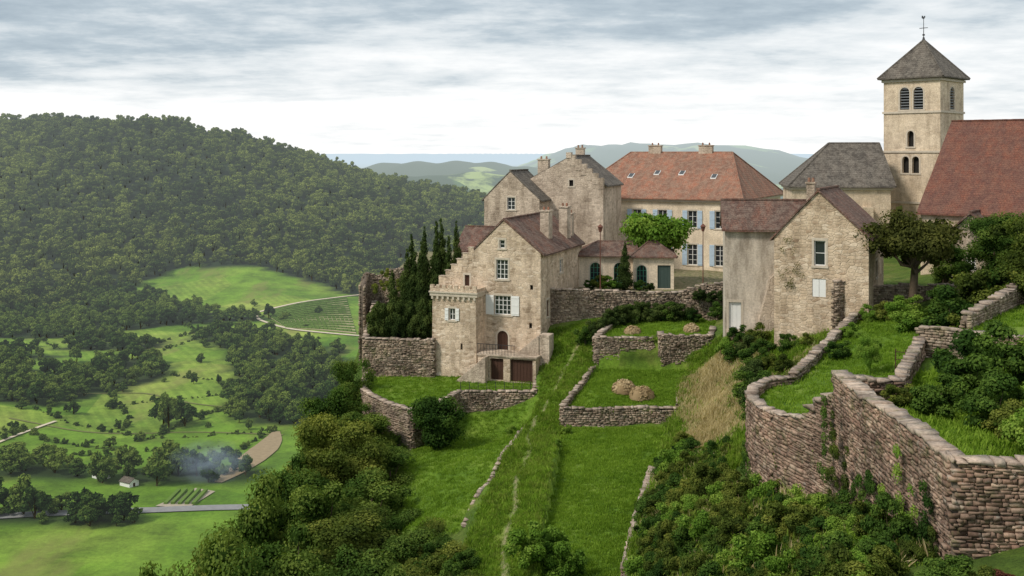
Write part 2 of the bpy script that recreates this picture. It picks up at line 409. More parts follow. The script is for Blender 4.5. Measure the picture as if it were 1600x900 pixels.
VAL=RBF([(-1000,1250,50),(-780,1210,46),(-600,1200,33),(-412,1200,27),(-300,1200,11),(-225,1200,-8),(-150,1180,-33),(-72,1150,-53),(-36,1120,-68),(60,1100,-97),(200,1100,-112),
 (-600,1000,-28),(-400,1010,-42),(-250,1010,-58),(-120,960,-88),(-381,763,-112),(-321,779,-110),(-281,865,-99),(-213,854,-96),(-154,824,-104),(-120,785,-108),(0,820,-114),(-700,720,-104),
 (-172,711,-111),(-200,800,-104),(-200,320,-116),(-100,320,-116),(0,300,-116),(-150,450,-117),(-250,450,-113),(-300,550,-112),(-100,600,-115),(-200,600,-114),(-400,600,-107),(-600,500,-95),
 (0,600,-116),(200,600,-116),(-400,350,-108),(-60,200,-117),(200,200,-118),(0,-200,-118),(-300,-100,-116),(300,-200,-118),(-600,1600,-40),(-300,1550,-90),(0,1500,-115),(-1000,1700,-30),(400,1500,-118),(-1200,900,-60),(-1200,500,-80),(800,800,-118)])
def sm(a,b,v):
    t=np.clip((v-a)/(b-a),0,1); return t*t*(3-2*t)
def Hv(x,y):
    x=np.asarray(x,float); y=np.asarray(y,float)
    d=np.hypot(x,y); m=1-sm(1700,2500,d)
    h=-116+m*(VAL(x,y)+116)
    h=h+90*np.exp(-np.abs((x+230)/420)**3-((y-3300)/480)**2)+48*np.exp(-((x+330)/260)**2-((y-2350)/280)**2)+52*np.exp(-((x+40)/200)**2-((y-2500)/260)**2)
    h=h+165*np.exp(-(np.abs(x-760)/700)**5-((y-5200)/1300)**2)
    h=h+112*np.exp(-((y-24000)/5000)**2)
    h=h+(1.6*np.sin(x/47+1)*np.sin(y/61)+.9*np.sin(x/19+y/33))*sm(250,400,d)*(1+sm(1500,4000,d)*4)
    h=h+6*np.sin(x/70+2*np.sin(y/90))*sm(850,1000,d)*m
    return h
def axis(fine,lo,hi,step,far):
    a=list(np.arange(lo,hi+.1,step)); s=step; v=lo; L=[]
    while v>-far: s*=1.08; v-=s; L.append(v)
    s=step; v=a[-1]; R=[]
    while v<far: s*=1.08; v+=s; R.append(v)
    return np.array(L[::-1]+a+R)
AX=axis(0,-760,140,9,70000); AY=axis(0,240,1300,9,70000)
X,Y=np.meshgrid(AX,AY); Zg=Hv(X,Y)
FOREST=[(-1400,600),(-700,640),(-420,640),(-381,690),(-321,720),(-281,865),(-213,854),(-154,824),(-120,785),(-90,790),(0,830),(300,900),(300,1500),(-1400,1800)]
CL=[[(-400,615),(-330,612),(-250,655),(-190,690),(-215,730),(-290,790),(-420,790)],
    [(-125,448),(-93,442),(-82,500),(-96,590),(-175,655),(-205,640),(-165,590),(-140,520)],
    [(-250,462),(-205,462),(-196,500),(-225,530),(-275,530)],
    [(-222,500),(-190,497),(-178,540),(-205,575),(-225,560)],
    [(-200,366),(-150,366),(-148,380),(-200,382)],[(-146,358),(-96,358),(-90,374),(-120,384),(-148,372)],
    [(-205,690),(-150,680),(-146,692),(-200,708)],
    [(-265,600),(-215,590),(-205,610),(-255,635)],
    [(-300,560),(-262,552),(-255,575),(-300,590)],[(-330,500),(-285,490),(-275,520),(-330,540)],
    [(-170,318),(-152,316),(-150,328),(-168,330)],[(-150,316),(-120,316),(-118,326),(-146,328)],
    [(-60,600),(-30,590),(-10,640),(-70,650)],[(-75,500),(-40,480),(-30,560),(-70,580)]]
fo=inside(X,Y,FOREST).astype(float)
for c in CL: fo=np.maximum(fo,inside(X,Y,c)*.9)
def grid_faces(nx,ny):
    i=np.arange(nx-1); j=np.arange(ny-1); I,J=np.meshgrid(i,j); a=(J*nx+I).ravel()
    return np.stack([a,a+1,a+1+nx,a+nx],1)
me=npmesh(np.stack([X.ravel(),Y.ravel(),Zg.ravel()],1),grid_faces(len(AX),len(AY)),tint=fo.ravel(),smooth=True)
m,nt=newmat('valley_meadow')
g=nt.n('ShaderNodeNewGeometry').outputs['Position']
l=nt.n('ShaderNodeVectorMath',{0:g},operation='LENGTH').outputs['Value']
p2=nt.n('ShaderNodeVectorMath',{0:g,1:(1,1,0)},operation='MULTIPLY').outputs[0]
n1=nt.noise(p2,.012,4); n2=nt.noise(p2,.06,8,.75); n3=nt.noise(p2,.7,5,.75)
c=nt.ramp(n1,[(.33,(.10,.20,.016)),(.5,(.155,.28,.022)),(.66,(.24,.34,.045))])
pv_=nt.n('ShaderNodeTexVoronoi',{'Vector':p2,'Scale':.013,'Randomness':.9})
pc=nt.n('ShaderNodeSeparateColor',{0:pv_.outputs['Color']}).outputs[0]
c=nt.mix(.8,c,nt.ramp(pc,[(0,(.66,.76,.65)),(.5,(1,1,1)),(.8,(1.2,1.1,1.2)),(1.0,(1.7,1.3,2.2))]),'MULTIPLY')
sx_=nt.n('ShaderNodeSeparateXYZ',{0:p2})
sw_=nt.math('SINE',nt.math('MULTIPLY',nt.math('ADD',sx_.outputs[0],nt.math('MULTIPLY',sx_.outputs[1],.6)),1.1))
c=nt.mix(nt.math('MULTIPLY',nt.ramp(pc,[(.55,0.0),(.6,.25)]),1.0),c,nt.ramp(nt.maprange(sw_,-1,1,0.0,1.0),[(.3,(.10,.20,.02)),(.7,(.24,.36,.05))]))
c=nt.mix(.9,c,nt.ramp(n2,[(.34,.45),(.60,1.1)]),'MULTIPLY')
c=nt.mix(.7,c,nt.ramp(n3,[(.3,.6),(.7,1.15)]),'MULTIPLY')
st=nt.n('ShaderNodeVectorMath',{0:p2,1:(.9,.35,0)},operation='MULTIPLY').outputs[0]
c=nt.mix(nt.ramp(nt.noise(st,.035,4,.6),[(.55,0.0),(.65,.5)]),c,(.20,.18,.06))
ft=nt.n('ShaderNodeAttribute',attribute_name='tint').outputs['Fac']
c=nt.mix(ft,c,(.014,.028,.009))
fp=nt.n('ShaderNodeVectorMath',{0:p2,1:(.55,.25,0)},operation='MULTIPLY').outputs[0]
fv=nt.n('ShaderNodeTexVoronoi',{'Vector':fp,'Scale':.009,'Randomness':1.0}).outputs['Color']
fs=nt.n('ShaderNodeSeparateColor',{0:fv}).outputs[0]
fc=nt.ramp(fs,[(.0,(.02,.05,.016)),(.24,(.03,.07,.02)),(.28,(.12,.26,.045)),(.6,(.36,.42,.15)),(1.0,(.18,.32,.06))])
fw=nt.ramp(nt.noise(fp,.006,6,.65),[(.52,1.0),(.57,0.0)])
fc=nt.mix(fw,fc,(.022,.052,.018))
c=nt.mix(nt.maprange(l,1500,1900,0.0,1.0),c,fc)
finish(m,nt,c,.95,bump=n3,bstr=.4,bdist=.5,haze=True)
ground=obj('valley_ground',me,m)
# ---- promontory
K=RBF([(7,97,-16.7),(4.2,92,-19.4),(3.2,87,-20.8),(1.9,83,-21.3),(.8,75,-21.6),(.2,68,-21.7),(-.3,60,-22.0),(-.5,54,-22.4),(2.8,93.5,-20.2),(5,98.5,-16.4),(9,98.5,-16.3),(20,98.5,-15.5),
 (6.4,87,-20.2),(16,79,-16.2),(17.4,79.8,-14.3),(19,79,-14.2),(13.5,76,-19.3),(11,66,-20.4),(7.6,58,-20.9),(10.5,58,-18.0),(11.2,45,-15.6),(11.3,36,-13.6),(7.9,42,-17.2),(6,48,-20.2),(10.3,30,-12.8),(12,50,-15.8),
 (14,60,-16.0),(16,66,-16.1),(20,72,-14.0),(13.7,72,-18.1),(14.4,66,-17.6),(17.6,74,-15.5),(4,81,-22),(12.8,81,-21.6),(12.5,84,-20.3),(17.5,88,-18.2),(19,92,-16.2),(20,84,-14.6),(22,88,-14.2),
 (-4,88,-24.4),(1,88,-23.6),(0,84,-23.8),(-1.8,73,-23.6),(-3.4,66,-24.4),(-8,68,-26),(-9,80,-25),
 (30,85,-10.8),(40,90,-10.2),(45,110,-10),(60,90,-9),(60,60,-8),(35,64,-9.5),(50,40,-8),(30,30,-10),(60,140,-12),(20,125,-14),(0,125,-14.5),(30,145,-14),(-12,125,-17),(28,78,-11.2),
 (-16,108,-20),(-16,92,-28),(-14,88,-27),(-12,82,-27),(-11,70,-29),(-9,60,-30),(-5,50,-28),(-20,80,-38),(-28,80,-58),(-20,60,-40),(-28,60,-56),(-40,70,-95),(-62,70,-128),(-40,100,-98),(-25,100,-55),(-62,110,-128),(-25,130,-60),(-48,140,-108),
 (-12,40,-34),(-25,40,-52),(-50,30,-105),(0,40,-25),(0,22,-22),(5,30,-18.5),(-20,10,-48),(12,10,-10),(0,0,-4),(4,-15,-3),(0,11,-13),(-50,-10,-115),(30,0,-4),(60,10,-6),(100,60,-8),(100,140,-20),(0,165,-32),(50,180,-50),(-20,180,-80),
 (0,215,-128),(-40,200,-128),(60,215,-128),(110,215,-128),(20,-40,-5),(60,-50,-20)])
def plane(pts):
    P=np.array(pts,float); A=np.c_[P[:,0],P[:,1],np.ones(len(P))]
    s,_,_,_=np.linalg.lstsq(A,P[:,2],rcond=None); return s
TER={
'T5':([(2.8,99.2),(16.2,100.3),(21.5,98.3),(28,105),(36,150),(-14,150),(-14,109),(0,112),(1,104)],[(0,100,-14),(20,100,-14),(0,150,-14.3)]),
'TG':([(-14,98.5),(-7.6,97.3),(-7,100.5),(-5,107),(-14.5,108.5)],[(-14,98,-18),(-7,97,-18),(-10,108,-17.7)]),
'T0':([(-13.9,98.5),(-13.4,92.5),(-11,88.4),(-8.4,85.7),(-6.5,87.5),(-4.9,91),(1.9,91),(2.7,96.5),(-7,101)],[(-4.8,91,-21.4),(1.9,91,-21.35),(2.7,96.5,-20.6),(-13.4,92.5,-21.6),(-7,98,-21.2),(-8.4,85.7,-21.7)]),
'T4':([(7.6,92),(17.7,91.6),(20,98.8),(9.8,98.8)],[(7.6,92,-16.75),(17.6,92,-16.7),(12,99,-16.1)]),
'T3':([(4.3,81.9),(13.1,81.9),(15.8,91.2),(7.6,91.9)],[(4.3,82,-20.55),(13.1,82,-20.5),(8,92,-19.35),(15.8,91,-19.3)]),
'T2':([(4.1,81.6),(12.8,81.6),(10.6,72),(8.6,63),(6.4,54),(5.2,48),(.2,48),(1.2,52),(1.7,60),(2.9,70)],[(4.1,81.5,-21.9),(12.8,81.5,-21.8),(8,62,-22.3),(1,53,-22.8),(6,54,-22.7)]),
'T6':([(13.1,43.5),(12.1,47),(11.9,50),(12.7,53.4),(13.7,54.9),(15.4,55.6),(17,58.4),(24.6,72.4),(35,74),(35,56),(20.5,51.5),(16,43)],[(14,50,-12.6),(20,64,-12),(27,72,-11.5),(14,44,-12.5)]),
'T7':([(13.3,30.2),(13.5,42),(16,42.3),(20.5,51),(40,46),(40,29.2)],[(14,30,-10.2),(14,42,-10.2),(40,35,-9.8)]),
'T8':([(20.7,51.6),(25.8,47.5),(45,43),(45,60),(31,62.5),(23.6,53.2)],[(20,50,-9.2),(40,45,-9.0),(40,60,-8.8)]),
}
TP={k:(v[0],plane(v[1])) for k,v in TER.items()}
def H(x,y):
    x=np.asarray(x,float); y=np.asarray(y,float)
    z=K(x,y)
    z=z+.12*np.sin(x*1.1+y*.4)*np.sin(y*.9-x*.3)
    for k,(poly,s) in TP.items():
        m=inside(x,y,poly); z=np.where(m,s[0]*x+s[1]*y+s[2]+.05*np.sin(x*1.3+.4*y)*np.sin(y*.8),z)
    return z
def H1(x,y): return float(H(np.array([x]),np.array([y]))[0])
def ax2(lo,hi,st,a,b):
    c=list(np.arange(lo,hi,st)); s=st; v=lo; L=[]
    while v>a: s=min(s*1.12,4); v-=s; L.append(v)
    s=st; v=c[-1]; R=[]
    while v<b: s=min(s*1.12,4); v+=s; R.append(v)
    return np.array(L[::-1]+c+R)
NX=ax2(-17,26,.25,-75,120); NY=ax2(28,102,.27,-60,225)
X,Y=np.meshgrid(NX,NY); Zn=H(X,Y)
lawn=np.zeros(X.shape)
for k in ('T0','T4','T3','T2','T6','T7','T8'): lawn=np.maximum(lawn,inside(X,Y,TP[k][0]))
T1=[(-4.5,90.5),(1.5,90.5),(.3,82),(-1.6,73),(-3.4,66),(-8,68),(-9,80),(-8.2,86)]
lawn=np.maximum(lawn,inside(X,Y,T1))
PATH=[(8.5,98.3),(6.8,96.5),(5.3,93.2),(3.5,89),(2.3,84.5),(1.2,80),(1.4,75),(.3,70),(.2,64),(-.5,58),(-.3,53),(-1,45)]
bankl=np.clip(1-pdist(X,Y,PATH)/3.2,0,1)
lawn=np.maximum(lawn,np.clip(bankl*2.2,0,.95))
DRYL=[(16.6,83),(15.2,77),(13.9,70),(13.2,64)]
dry=np.clip(1-pdist(X,Y,DRYL)/3.4,0,1)*1.6
dry=np.maximum(dry,np.clip(1-pdist(X,Y,[(15.6,58),(18.5,67)])/1.8,0,1)*1.3)
pth=np.clip(1.35-pdist(X,Y,PATH)/.18,0,.9)
court=inside(X,Y,TP['T5'][0])*1.0
me=npmesh(np.stack([X.ravel(),Y.ravel(),Zn.ravel()],1),grid_faces(len(NX),len(NY)),smooth=False)
ca=me.attributes.new('zone','FLOAT_COLOR','POINT')
ca.data.foreach_set('color',np.stack([lawn.ravel(),np.clip(dry,0,1).ravel(),np.maximum(pth,court).ravel(),np.ones(X.size)],1).astype(np.float32).ravel())
m,nt=newmat('hillside_ground')
zc=nt.n('ShaderNodeSeparateColor',{0:nt.n('ShaderNodeAttribute',attribute_name='zone').outputs['Color']})
g=nt.n('ShaderNodeNewGeometry').outputs['Position']
n1=nt.noise(g,.3,5,.6); n2=nt.noise(g,2.2,6,.7); n3=nt.noise(g,11.0,4,.75)
rough=nt.ramp(n1,[(.3,(.05,.10,.018)),(.5,(.11,.18,.026)),(.7,(.20,.22,.06))])
law=nt.ramp(n1,[(.3,(.095,.19,.018)),(.5,(.16,.28,.026)),(.7,(.26,.36,.055))])
c=nt.mix(zc.outputs[0],rough,law)
dr=nt.ramp(n2,[(.3,(.24,.21,.09)),(.5,(.48,.39,.21)),(.7,(.62,.53,.33))])
dm=nt.math('MULTIPLY',zc.outputs[1],nt.ramp(n2,[(.3,.25),(.5,1.0)]),True)
c=nt.mix(dm,c,dr)
c=nt.mix(nt.math('MULTIPLY',zc.outputs[2],nt.ramp(n2,[(.38,.1),(.55,1.0)])),c,(.36,.30,.19))
c=nt.mix(.75,c,nt.ramp(n3,[(.28,.45),(.7,1.2)]),'MULTIPLY')
c=nt.mix(.8,c,nt.ramp(n2,[(.3,.5),(.7,1.15)]),'MULTIPLY')
finish(m,nt,c,.95,bump=nt.math('ADD',n3,n2),bstr=.9,bdist=.12)
obj('hillside_ground',me,m)
# ------------------------------------------------------------------ vegetation templates
def cloud(centers,radii,n,size,r,tintbase=None,squash=1.0,top=.22):
    centers=np.array(centers,float); radii=np.array(radii,float)
    w=radii**2; idx=r.choice(len(centers),n,p=w/w.sum())
    d=r.normal(size=(n,3)); d/=np.linalg.norm(d,axis=1)[:,None]
    d[:,2]=np.where((d[:,2]<-.3)&(r.random(n)<.5),-d[:,2],d[:,2])
    rad=radii[idx]*(.5+.62*r.random(n)**.7)
    p=centers[idx]+d*rad[:,None]*np.array([1,1,squash])
    nr=d*.8+r.normal(size=(n,3))*.45+np.array([0,0,.25]); nr/=np.linalg.norm(nr,axis=1)[:,None]
    a=np.cross(nr,r.normal(size=(n,3))); a/=np.linalg.norm(a,axis=1)[:,None]; b=np.cross(nr,a)
    s=size*(.55+.8*r.random(n))[:,None]
    V=np.stack([p-a*s*.5,p-b*s*.32+nr*s*.08,p+a*s*.5,p+b*s*.32-nr*s*.05],1).reshape(-1,3)
    ct=r.random(len(centers)) if tintbase is None else tintbase
    t=ct[idx]*.55+r.random(n)*.3+np.clip(d[:,2],-.6,1)*top+.05  # leaves facing up get a lighter tint: top light put into the colour
    F=np.arange(4*n).reshape(-1,4)
    return V,F,np.repeat(t,4)
def tube(pts,rad,sides=7):
    V=[];F=[]
    for i,(p,r_) in enumerate(zip(pts,rad)):
        p=np.array(p,float)
        q=np.array(pts[min(i+1,len(pts)-1)],float)-np.array(pts[max(i-1,0)],float); q/=np.linalg.norm(q)+1e-9
        u=np.cross(q,[0.3,1,.1]); u/=np.linalg.norm(u); v=np.cross(q,u)
        for k in range(sides):
            a=2*math.pi*k/sides; V.append(p+r_*(u*math.cos(a)+v*math.sin(a)))
    for i in range(len(pts)-1):
        for k in range(sides):
            F.append((i*sides+k,i*sides+(k+1)%sides,(i+1)*sides+(k+1)%sides,(i+1)*sides+k))
    return np.array(V),np.array(F)
def tree_mesh(seed,Hh=10,R=4,cb=2.5,nc=26,n=9000,size=.3,trunk=.28,core=True,limbs=9,shape='round',flat=1.0,spread=.52):
    r=np.random.default_rng(seed)
    zc=(cb+Hh)/2; rz=(Hh-cb)/2
    C=[];Rd=[]
    for i in range(nc):
        d=r.normal(size=3); d/=np.linalg.norm(d)
        f=.30+spread*r.random()
        c=np.array([d[0]*R*f,d[1]*R*f,zc+d[2]*rz*f]); rd=R*(.22+.18*r.random())
        if shape=='cone':
            hf=(i+.5)/nc; k=min(1,.55+hf*2.5)*(1.02-hf**1.6*.92); a_=r.random()*6.28; q_=.6*r.random()
            c=np.array([math.cos(a_)*R*k*q_,math.sin(a_)*R*k*q_,cb+(Hh-cb)*hf*.97]); rd=R*k*(.5+.25*r.random())+.05
        C.append(c); Rd.append(rd)
    tb=None
    if shape=='forest': tb=np.clip(.5+.55*(np.array(C)[:,2]-zc)/rz+r.normal(size=nc)*.15,0,1)  # painted top light: higher clumps of the crown tinted lighter, lower ones darker
    V,F,T=cloud(C,Rd,n,size,r,tintbase=tb,squash=.8*flat if shape!='cone' else 1.5,top=.22 if shape!='forest' else .3)
    if shape=='cone':
        q=np.repeat(V.reshape(-1,4,3).mean(1),4,0); V=q+(V-q)*np.array([.7,.7,1.6])
    Vs=[V];Fs=[F];Ts=[T];M=[np.zeros(len(F),int)]; off=len(V)
    def add(v,f,t,m):
        nonlocal off
        Vs.append(v);Fs.append(f+off);Ts.append(np.full(len(v),t) if np.isscalar(t) else t);M.append(np.full(len(f),m));off+=len(v)
    if core:
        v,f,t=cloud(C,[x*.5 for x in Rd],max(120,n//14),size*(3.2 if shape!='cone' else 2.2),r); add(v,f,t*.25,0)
    bend=r.normal(size=2)*.25*(.2 if shape=='cone' else 1)
    top=np.array([bend[0],bend[1],cb+(Hh-cb)*.55])
    tp=[(0,0,-.8),(bend[0]*.1,bend[1]*.2,cb*.4),(bend[0]*.5,bend[1]*.6,cb),tuple(top)]
    v,f=tube(tp,[trunk*1.35,trunk,trunk*.8,trunk*.3],8); add(v,f,.3,1)
    for i in range(min(limbs,nc)):
        c=C[i]; s=np.array([bend[0]*.4,bend[1]*.4,cb*(.75+.5*r.random())]); mid=(s+c)/2+r.normal(size=3)*.12*trunk/.28*2+np.array([0,0,-.15*min(1,cb)])
        v,f=tube([s,mid,c],[trunk*.45,trunk*.28,trunk*.09],5); add(v,f,.3,1)
    return npmesh(np.vstack(Vs),np.vstack(Fs),np.concatenate(Ts),np.concatenate(M))
def with_mats(me,*ms):
    for q in ms: me.materials.append(q)
    return me
def copymat(me,*ms):
    k=me.copy(); k.materials.clear()
    for q in ms: k.materials.append(q)
    return k
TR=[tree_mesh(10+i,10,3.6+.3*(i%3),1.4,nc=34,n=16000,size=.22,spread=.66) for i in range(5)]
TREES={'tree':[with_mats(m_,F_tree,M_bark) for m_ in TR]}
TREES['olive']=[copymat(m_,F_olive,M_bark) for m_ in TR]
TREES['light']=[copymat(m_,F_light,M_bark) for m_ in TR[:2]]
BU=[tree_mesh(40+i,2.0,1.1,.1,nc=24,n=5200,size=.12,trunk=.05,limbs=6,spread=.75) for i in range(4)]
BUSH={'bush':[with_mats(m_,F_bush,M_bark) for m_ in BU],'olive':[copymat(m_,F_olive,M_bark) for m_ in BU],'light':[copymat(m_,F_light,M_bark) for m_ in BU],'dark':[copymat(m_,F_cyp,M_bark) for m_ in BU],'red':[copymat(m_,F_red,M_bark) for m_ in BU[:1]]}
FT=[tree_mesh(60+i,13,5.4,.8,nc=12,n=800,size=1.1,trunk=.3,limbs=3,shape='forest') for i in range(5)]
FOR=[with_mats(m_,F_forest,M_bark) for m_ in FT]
VT=[tree_mesh(80+i,9.5,4.2,.6,nc=16,n=1500,size=.75,trunk=.3,limbs=3,shape='forest') for i in range(4)]
VALT=[with_mats(m_,F_valley,M_bark) for m_ in VT]
def tufts(seed,n,h,spread,mat,w=.012,lean=.5):
    r=np.random.default_rng(seed); V=[];F=[];T=[]
    for i in range(n):
        a=r.random()*6.28; p=np.array([r.normal()*spread,r.normal()*spread,-.02]); hh=h*(.5+.8*r.random())
        d=np.array([math.cos(a),math.sin(a),0]); s=np.array([-d[1],d[0],0])*w; L=lean*r.random()*hh
        k=len(V); V+= [p-s,p+s,p+s*.7+d*L*.4+np.array([0,0,hh*.6]),p-s*.7+d*L*.4+np.array([0,0,hh*.6])]
        V+=[p-s*.7+d*L*.4+np.array([0,0,hh*.6]),p+s*.7+d*L*.4+np.array([0,0,hh*.6]),p+s*.15+d*L+np.array([0,0,hh]),p-s*.15+d*L+np.array([0,0,hh])]
        F+=[(k,k+1,k+2,k+3),(k+4,k+5,k+6,k+7)]; t=r.random(); T+=[t*.6,t*.6,t,t,t,t,min(1,t+.2),min(1,t+.2)]
    return with_mats(npmesh(V,F,T),mat)
GR=[tufts(100+i,26,.13,.13,F_grass,w=.018) for i in range(3)]
GD=[tufts(110+i,30,.34,.16,F_dry,w=.016) for i in range(3)]
GW=[tufts(120+i,30,.26,.17,F_weed,w=.02,lean=.9) for i in range(3)]
GM=[tufts(130+i,30,.22,.17,F_grass,w=.02,lean=.9) for i in range(3)]
def scatter(name,meshes,P,S,tilt=.1,seed=1):
    r=np.random.default_rng(seed); P=np.asarray(P,np.float32); n=len(P)
    col=bpy.data.collections.new(name+'_parts')
    for i,me_ in enumerate(meshes):
        o=bpy.data.objects.new(name+'_part_%02d'%i,me_); col.objects.link(o)
    me_=bpy.data.meshes.new(name); me_.vertices.add(n); me_.vertices.foreach_set('co',P.ravel())
    a=me_.attributes.new('rot','FLOAT_VECTOR','POINT'); rv=np.stack([r.normal(size=n)*tilt,r.normal(size=n)*tilt,r.random(n)*6.283],1).astype(np.float32); a.data.foreach_set('vector',rv.ravel())
    a=me_.attributes.new('scl','FLOAT_VECTOR','POINT')
    S=np.asarray(S,np.float32)[:n]
    if S.ndim==1: S=np.stack([S*(.82+.36*r.random(n)),S*(.82+.36*r.random(n)),S*(.78+.45*r.random(n))],1).astype(np.float32)
    a.data.foreach_set('vector',S.ravel())
    a=me_.attributes.new('idx','INT','POINT'); a.data.foreach_set('value',r.integers(0,len(meshes),n).astype(np.int32))
    o=bpy.data.objects.new(name,me_); scene.collection.objects.link(o)
    ng=bpy.data.node_groups.new(name+'_gn','GeometryNodeTree')
    ng.interface.new_socket('Geometry',in_out='INPUT',socket_type='NodeSocketGeometry'); ng.interface.new_socket('Geometry',in_out='OUTPUT',socket_type='NodeSocketGeometry')
    N=ng.nodes; L=ng.links
    gi=N.new('NodeGroupInput'); go=N.new('NodeGroupOutput'); ip=N.new('GeometryNodeInstanceOnPoints'); ci=N.new('GeometryNodeCollectionInfo')
    ci.inputs['Collection'].default_value=col; ci.inputs['Separate Children'].default_value=True; ci.inputs['Reset Children'].default_value=True
    ip.inputs['Pick Instance'].default_value=True
    def na(nm,t):
        q=N.new('GeometryNodeInputNamedAttribute'); q.data_type=t; q.inputs['Name'].default_value=nm
        return [s_ for s_ in q.outputs if s_.enabled and s_.name=='Attribute'][0]
    L.new(gi.outputs[0],ip.inputs['Points']); L.new(ci.outputs[0],ip.inputs['Instance'])
    L.new(na('rot','FLOAT_VECTOR'),ip.inputs['Rotation']); L.new(na('scl','FLOAT_VECTOR'),ip.inputs['Scale']); L.new(na('idx','INT'),ip.inputs['Instance Index'])
    L.new(ip.outputs[0],go.inputs[0])
    md=o.modifiers.new('scatter','NODES'); md.node_group=ng
    return o
def jit(poly,step,seed,keep=1.0):
    r=np.random.default_rng(seed); P=np.array(poly)
    xs=np.arange(P[:,0].min(),P[:,0].max()+step,step); ys=np.arange(P[:,1].min(),P[:,1].max()+step,step)
    A,B=np.meshgrid(xs,ys); A=A.ravel()+r.uniform(-.45,.45,A.size)*step; B=B.ravel()+r.uniform(-.45,.45,B.size)*step
    k=inside(A,B,poly)&(r.random(A.size)<keep); return A[k],B[k]
fx,fy=jit([(-880,640)]+FOREST[1:12]+[(200,880),(200,1290),(-880,1330)],9.6,3)
kk=(fy<1290)&(fx>-fy*.72)&(fx<40); fx,fy=fx[kk],fy[kk]
fz=Hv(fx,fy)-1.4
scatter('hill_forest',FOR,np.stack([fx,fy,fz],1),.66+.75*np.random.default_rng(5).random(len(fx))**1.4,.08)
ax_,ay_,sz_=[],[],[]
for i,c in enumerate(CL):
    a,b=jit(c,6.6,20+i,.8); ax_+=list(a); ay_+=list(b); sz_+=list(.45+.85*np.random.default_rng(i).random(len(a)))
sing=[(-148,442,1.5),(-142,445,1.3),(-152,446,1.4),(-155,325,1.25),(-150,322,1.1),(-138,327,.9),(-133,324,.8),(-122,322,1.1),(-126,326,1.0),(-145,330,.8),(-118,320,.7),(-238,560,1.0),(-180,600,.8),(-190,330,.8),(-163,324,.7),(-230,620,.9),(-185,735,.7),(-132,700,.7),(-130,620,.8),(-215,415,.6),(-110,395,.5),(-240,350,.8),(-170,560,.7),(-196,640,.8),(-250,640,.8),(-195,455,.7),(-183,470,.5),(-160,515,.5),(-225,395,.9),(-205,352,.6)]
rr=np.random.default_rng(123)
for _ in range(70): sing.append((rr.uniform(-320,-100),rr.uniform(400,660),rr.uniform(.2,.6)))
for a_ in range(6):
    for b_ in range(4): sing.append((-232+a_*6+rr.normal(),402+b_*6+rr.normal(),.28+.15*rr.random()))
for a,b,s_ in sing: ax_.append(a);ay_.append(b);sz_.append(s_)
ax_=np.array(ax_);ay_=np.array(ay_)
scatter('valley_trees',VALT,np.stack([ax_,ay_,Hv(ax_,ay_)-.5],1),np.array(sz_),.06)
r=np.random.default_rng(9); hp=[]
for ln in ([(-230,470),(-190,440),(-150,425),(-110,430),(-100,436)],[(-210,430),(-185,410),(-150,404),(-118,410)],[(-260,560),(-190,535),(-150,522),(-120,470)],[(-300,470),(-260,500),(-230,500)],[(-240,405),(-200,392),(-160,396),(-120,392)],[(-200,590),(-190,640),(-230,690)],[(-170,700),(-200,650),(-215,600)],[(-265,600),(-300,640)],[(-180,478),(-130,500)],[(-196,498),(-170,455),(-165,430)],[(-150,425),(-140,460),(-126,480)],[(-112,390),(-106,410),(-101,432)]):
    for (a,b),(c_,d_) in zip(ln[:-1],ln[1:]):
        L_=math.hypot(c_-a,d_-b)
        for t in np.arange(0,1,1.7/L_): 
            if r.random()<.8: hp.append((a+(c_-a)*t+r.normal()*.7,b+(d_-b)*t+r.normal()*.7))
hp=np.array(hp); scatter('valley_hedges',VALT,np.stack([hp[:,0],hp[:,1],Hv(hp[:,0],hp[:,1])-.8],1),.14+.34*r.random(len(hp))**2.3)
def ribbon(name,line,w,mat,lift=.35,fn=Hv):
    pts=[]
    for (a,b),(c_,d_) in zip(line[:-1],line[1:]):
        n=max(1,int(math.hypot(c_-a,d_-b)/4))
        for i in range(n): pts.append((a+(c_-a)*i/n,b+(d_-b)*i/n))
    pts.append(line[-1]); P=np.array(pts,float)
    for _ in range(6): P[1:-1]=(P[:-2]+P[1:-1]*2+P[2:])/4
    D=np.gradient(P,axis=0); D/=np.linalg.norm(D,axis=1)[:,None]
    wv=w if np.isscalar(w) else np.interp(np.linspace(0,1,len(P)),np.linspace(0,1,len(w)),w)[:,None]
    Nn=np.stack([-D[:,1],D[:,0]],1)*wv/2
    A=P+Nn;B_=P-Nn
    z=np.maximum(fn(P[:,0],P[:,1]),np.maximum(fn(A[:,0],A[:,1]),fn(B_[:,0],B_[:,1])))+lift
    V=np.concatenate([np.c_[A,z],np.c_[B_,z]]); n=len(P)
    F=[(i,i+1,n+i+1,n+i) for i in range(n-1)]
    return obj(name,npmesh(V,F),mat)
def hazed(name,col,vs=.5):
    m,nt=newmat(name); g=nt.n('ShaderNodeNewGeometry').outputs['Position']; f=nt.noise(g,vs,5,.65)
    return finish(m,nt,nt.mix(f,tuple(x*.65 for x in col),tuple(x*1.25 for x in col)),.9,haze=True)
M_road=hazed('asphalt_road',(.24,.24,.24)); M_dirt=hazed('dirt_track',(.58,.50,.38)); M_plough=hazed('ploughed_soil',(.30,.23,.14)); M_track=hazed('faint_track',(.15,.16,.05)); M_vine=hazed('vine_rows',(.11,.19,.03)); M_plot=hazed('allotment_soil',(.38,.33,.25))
ribbon('valley_road',[(-260,312),(-200,318),(-150,325),(-100,335),(-60,336),(0,330)],5,M_road)
ribbon('dirt_track',[(-178,712),(-160,735),(-128,782),(-112,795)],3.2,M_dirt)
ribbon('dirt_track',[(-152,665),(-140,652),(-118,640),(-92,630),(-70,640)],3.2,M_dirt)
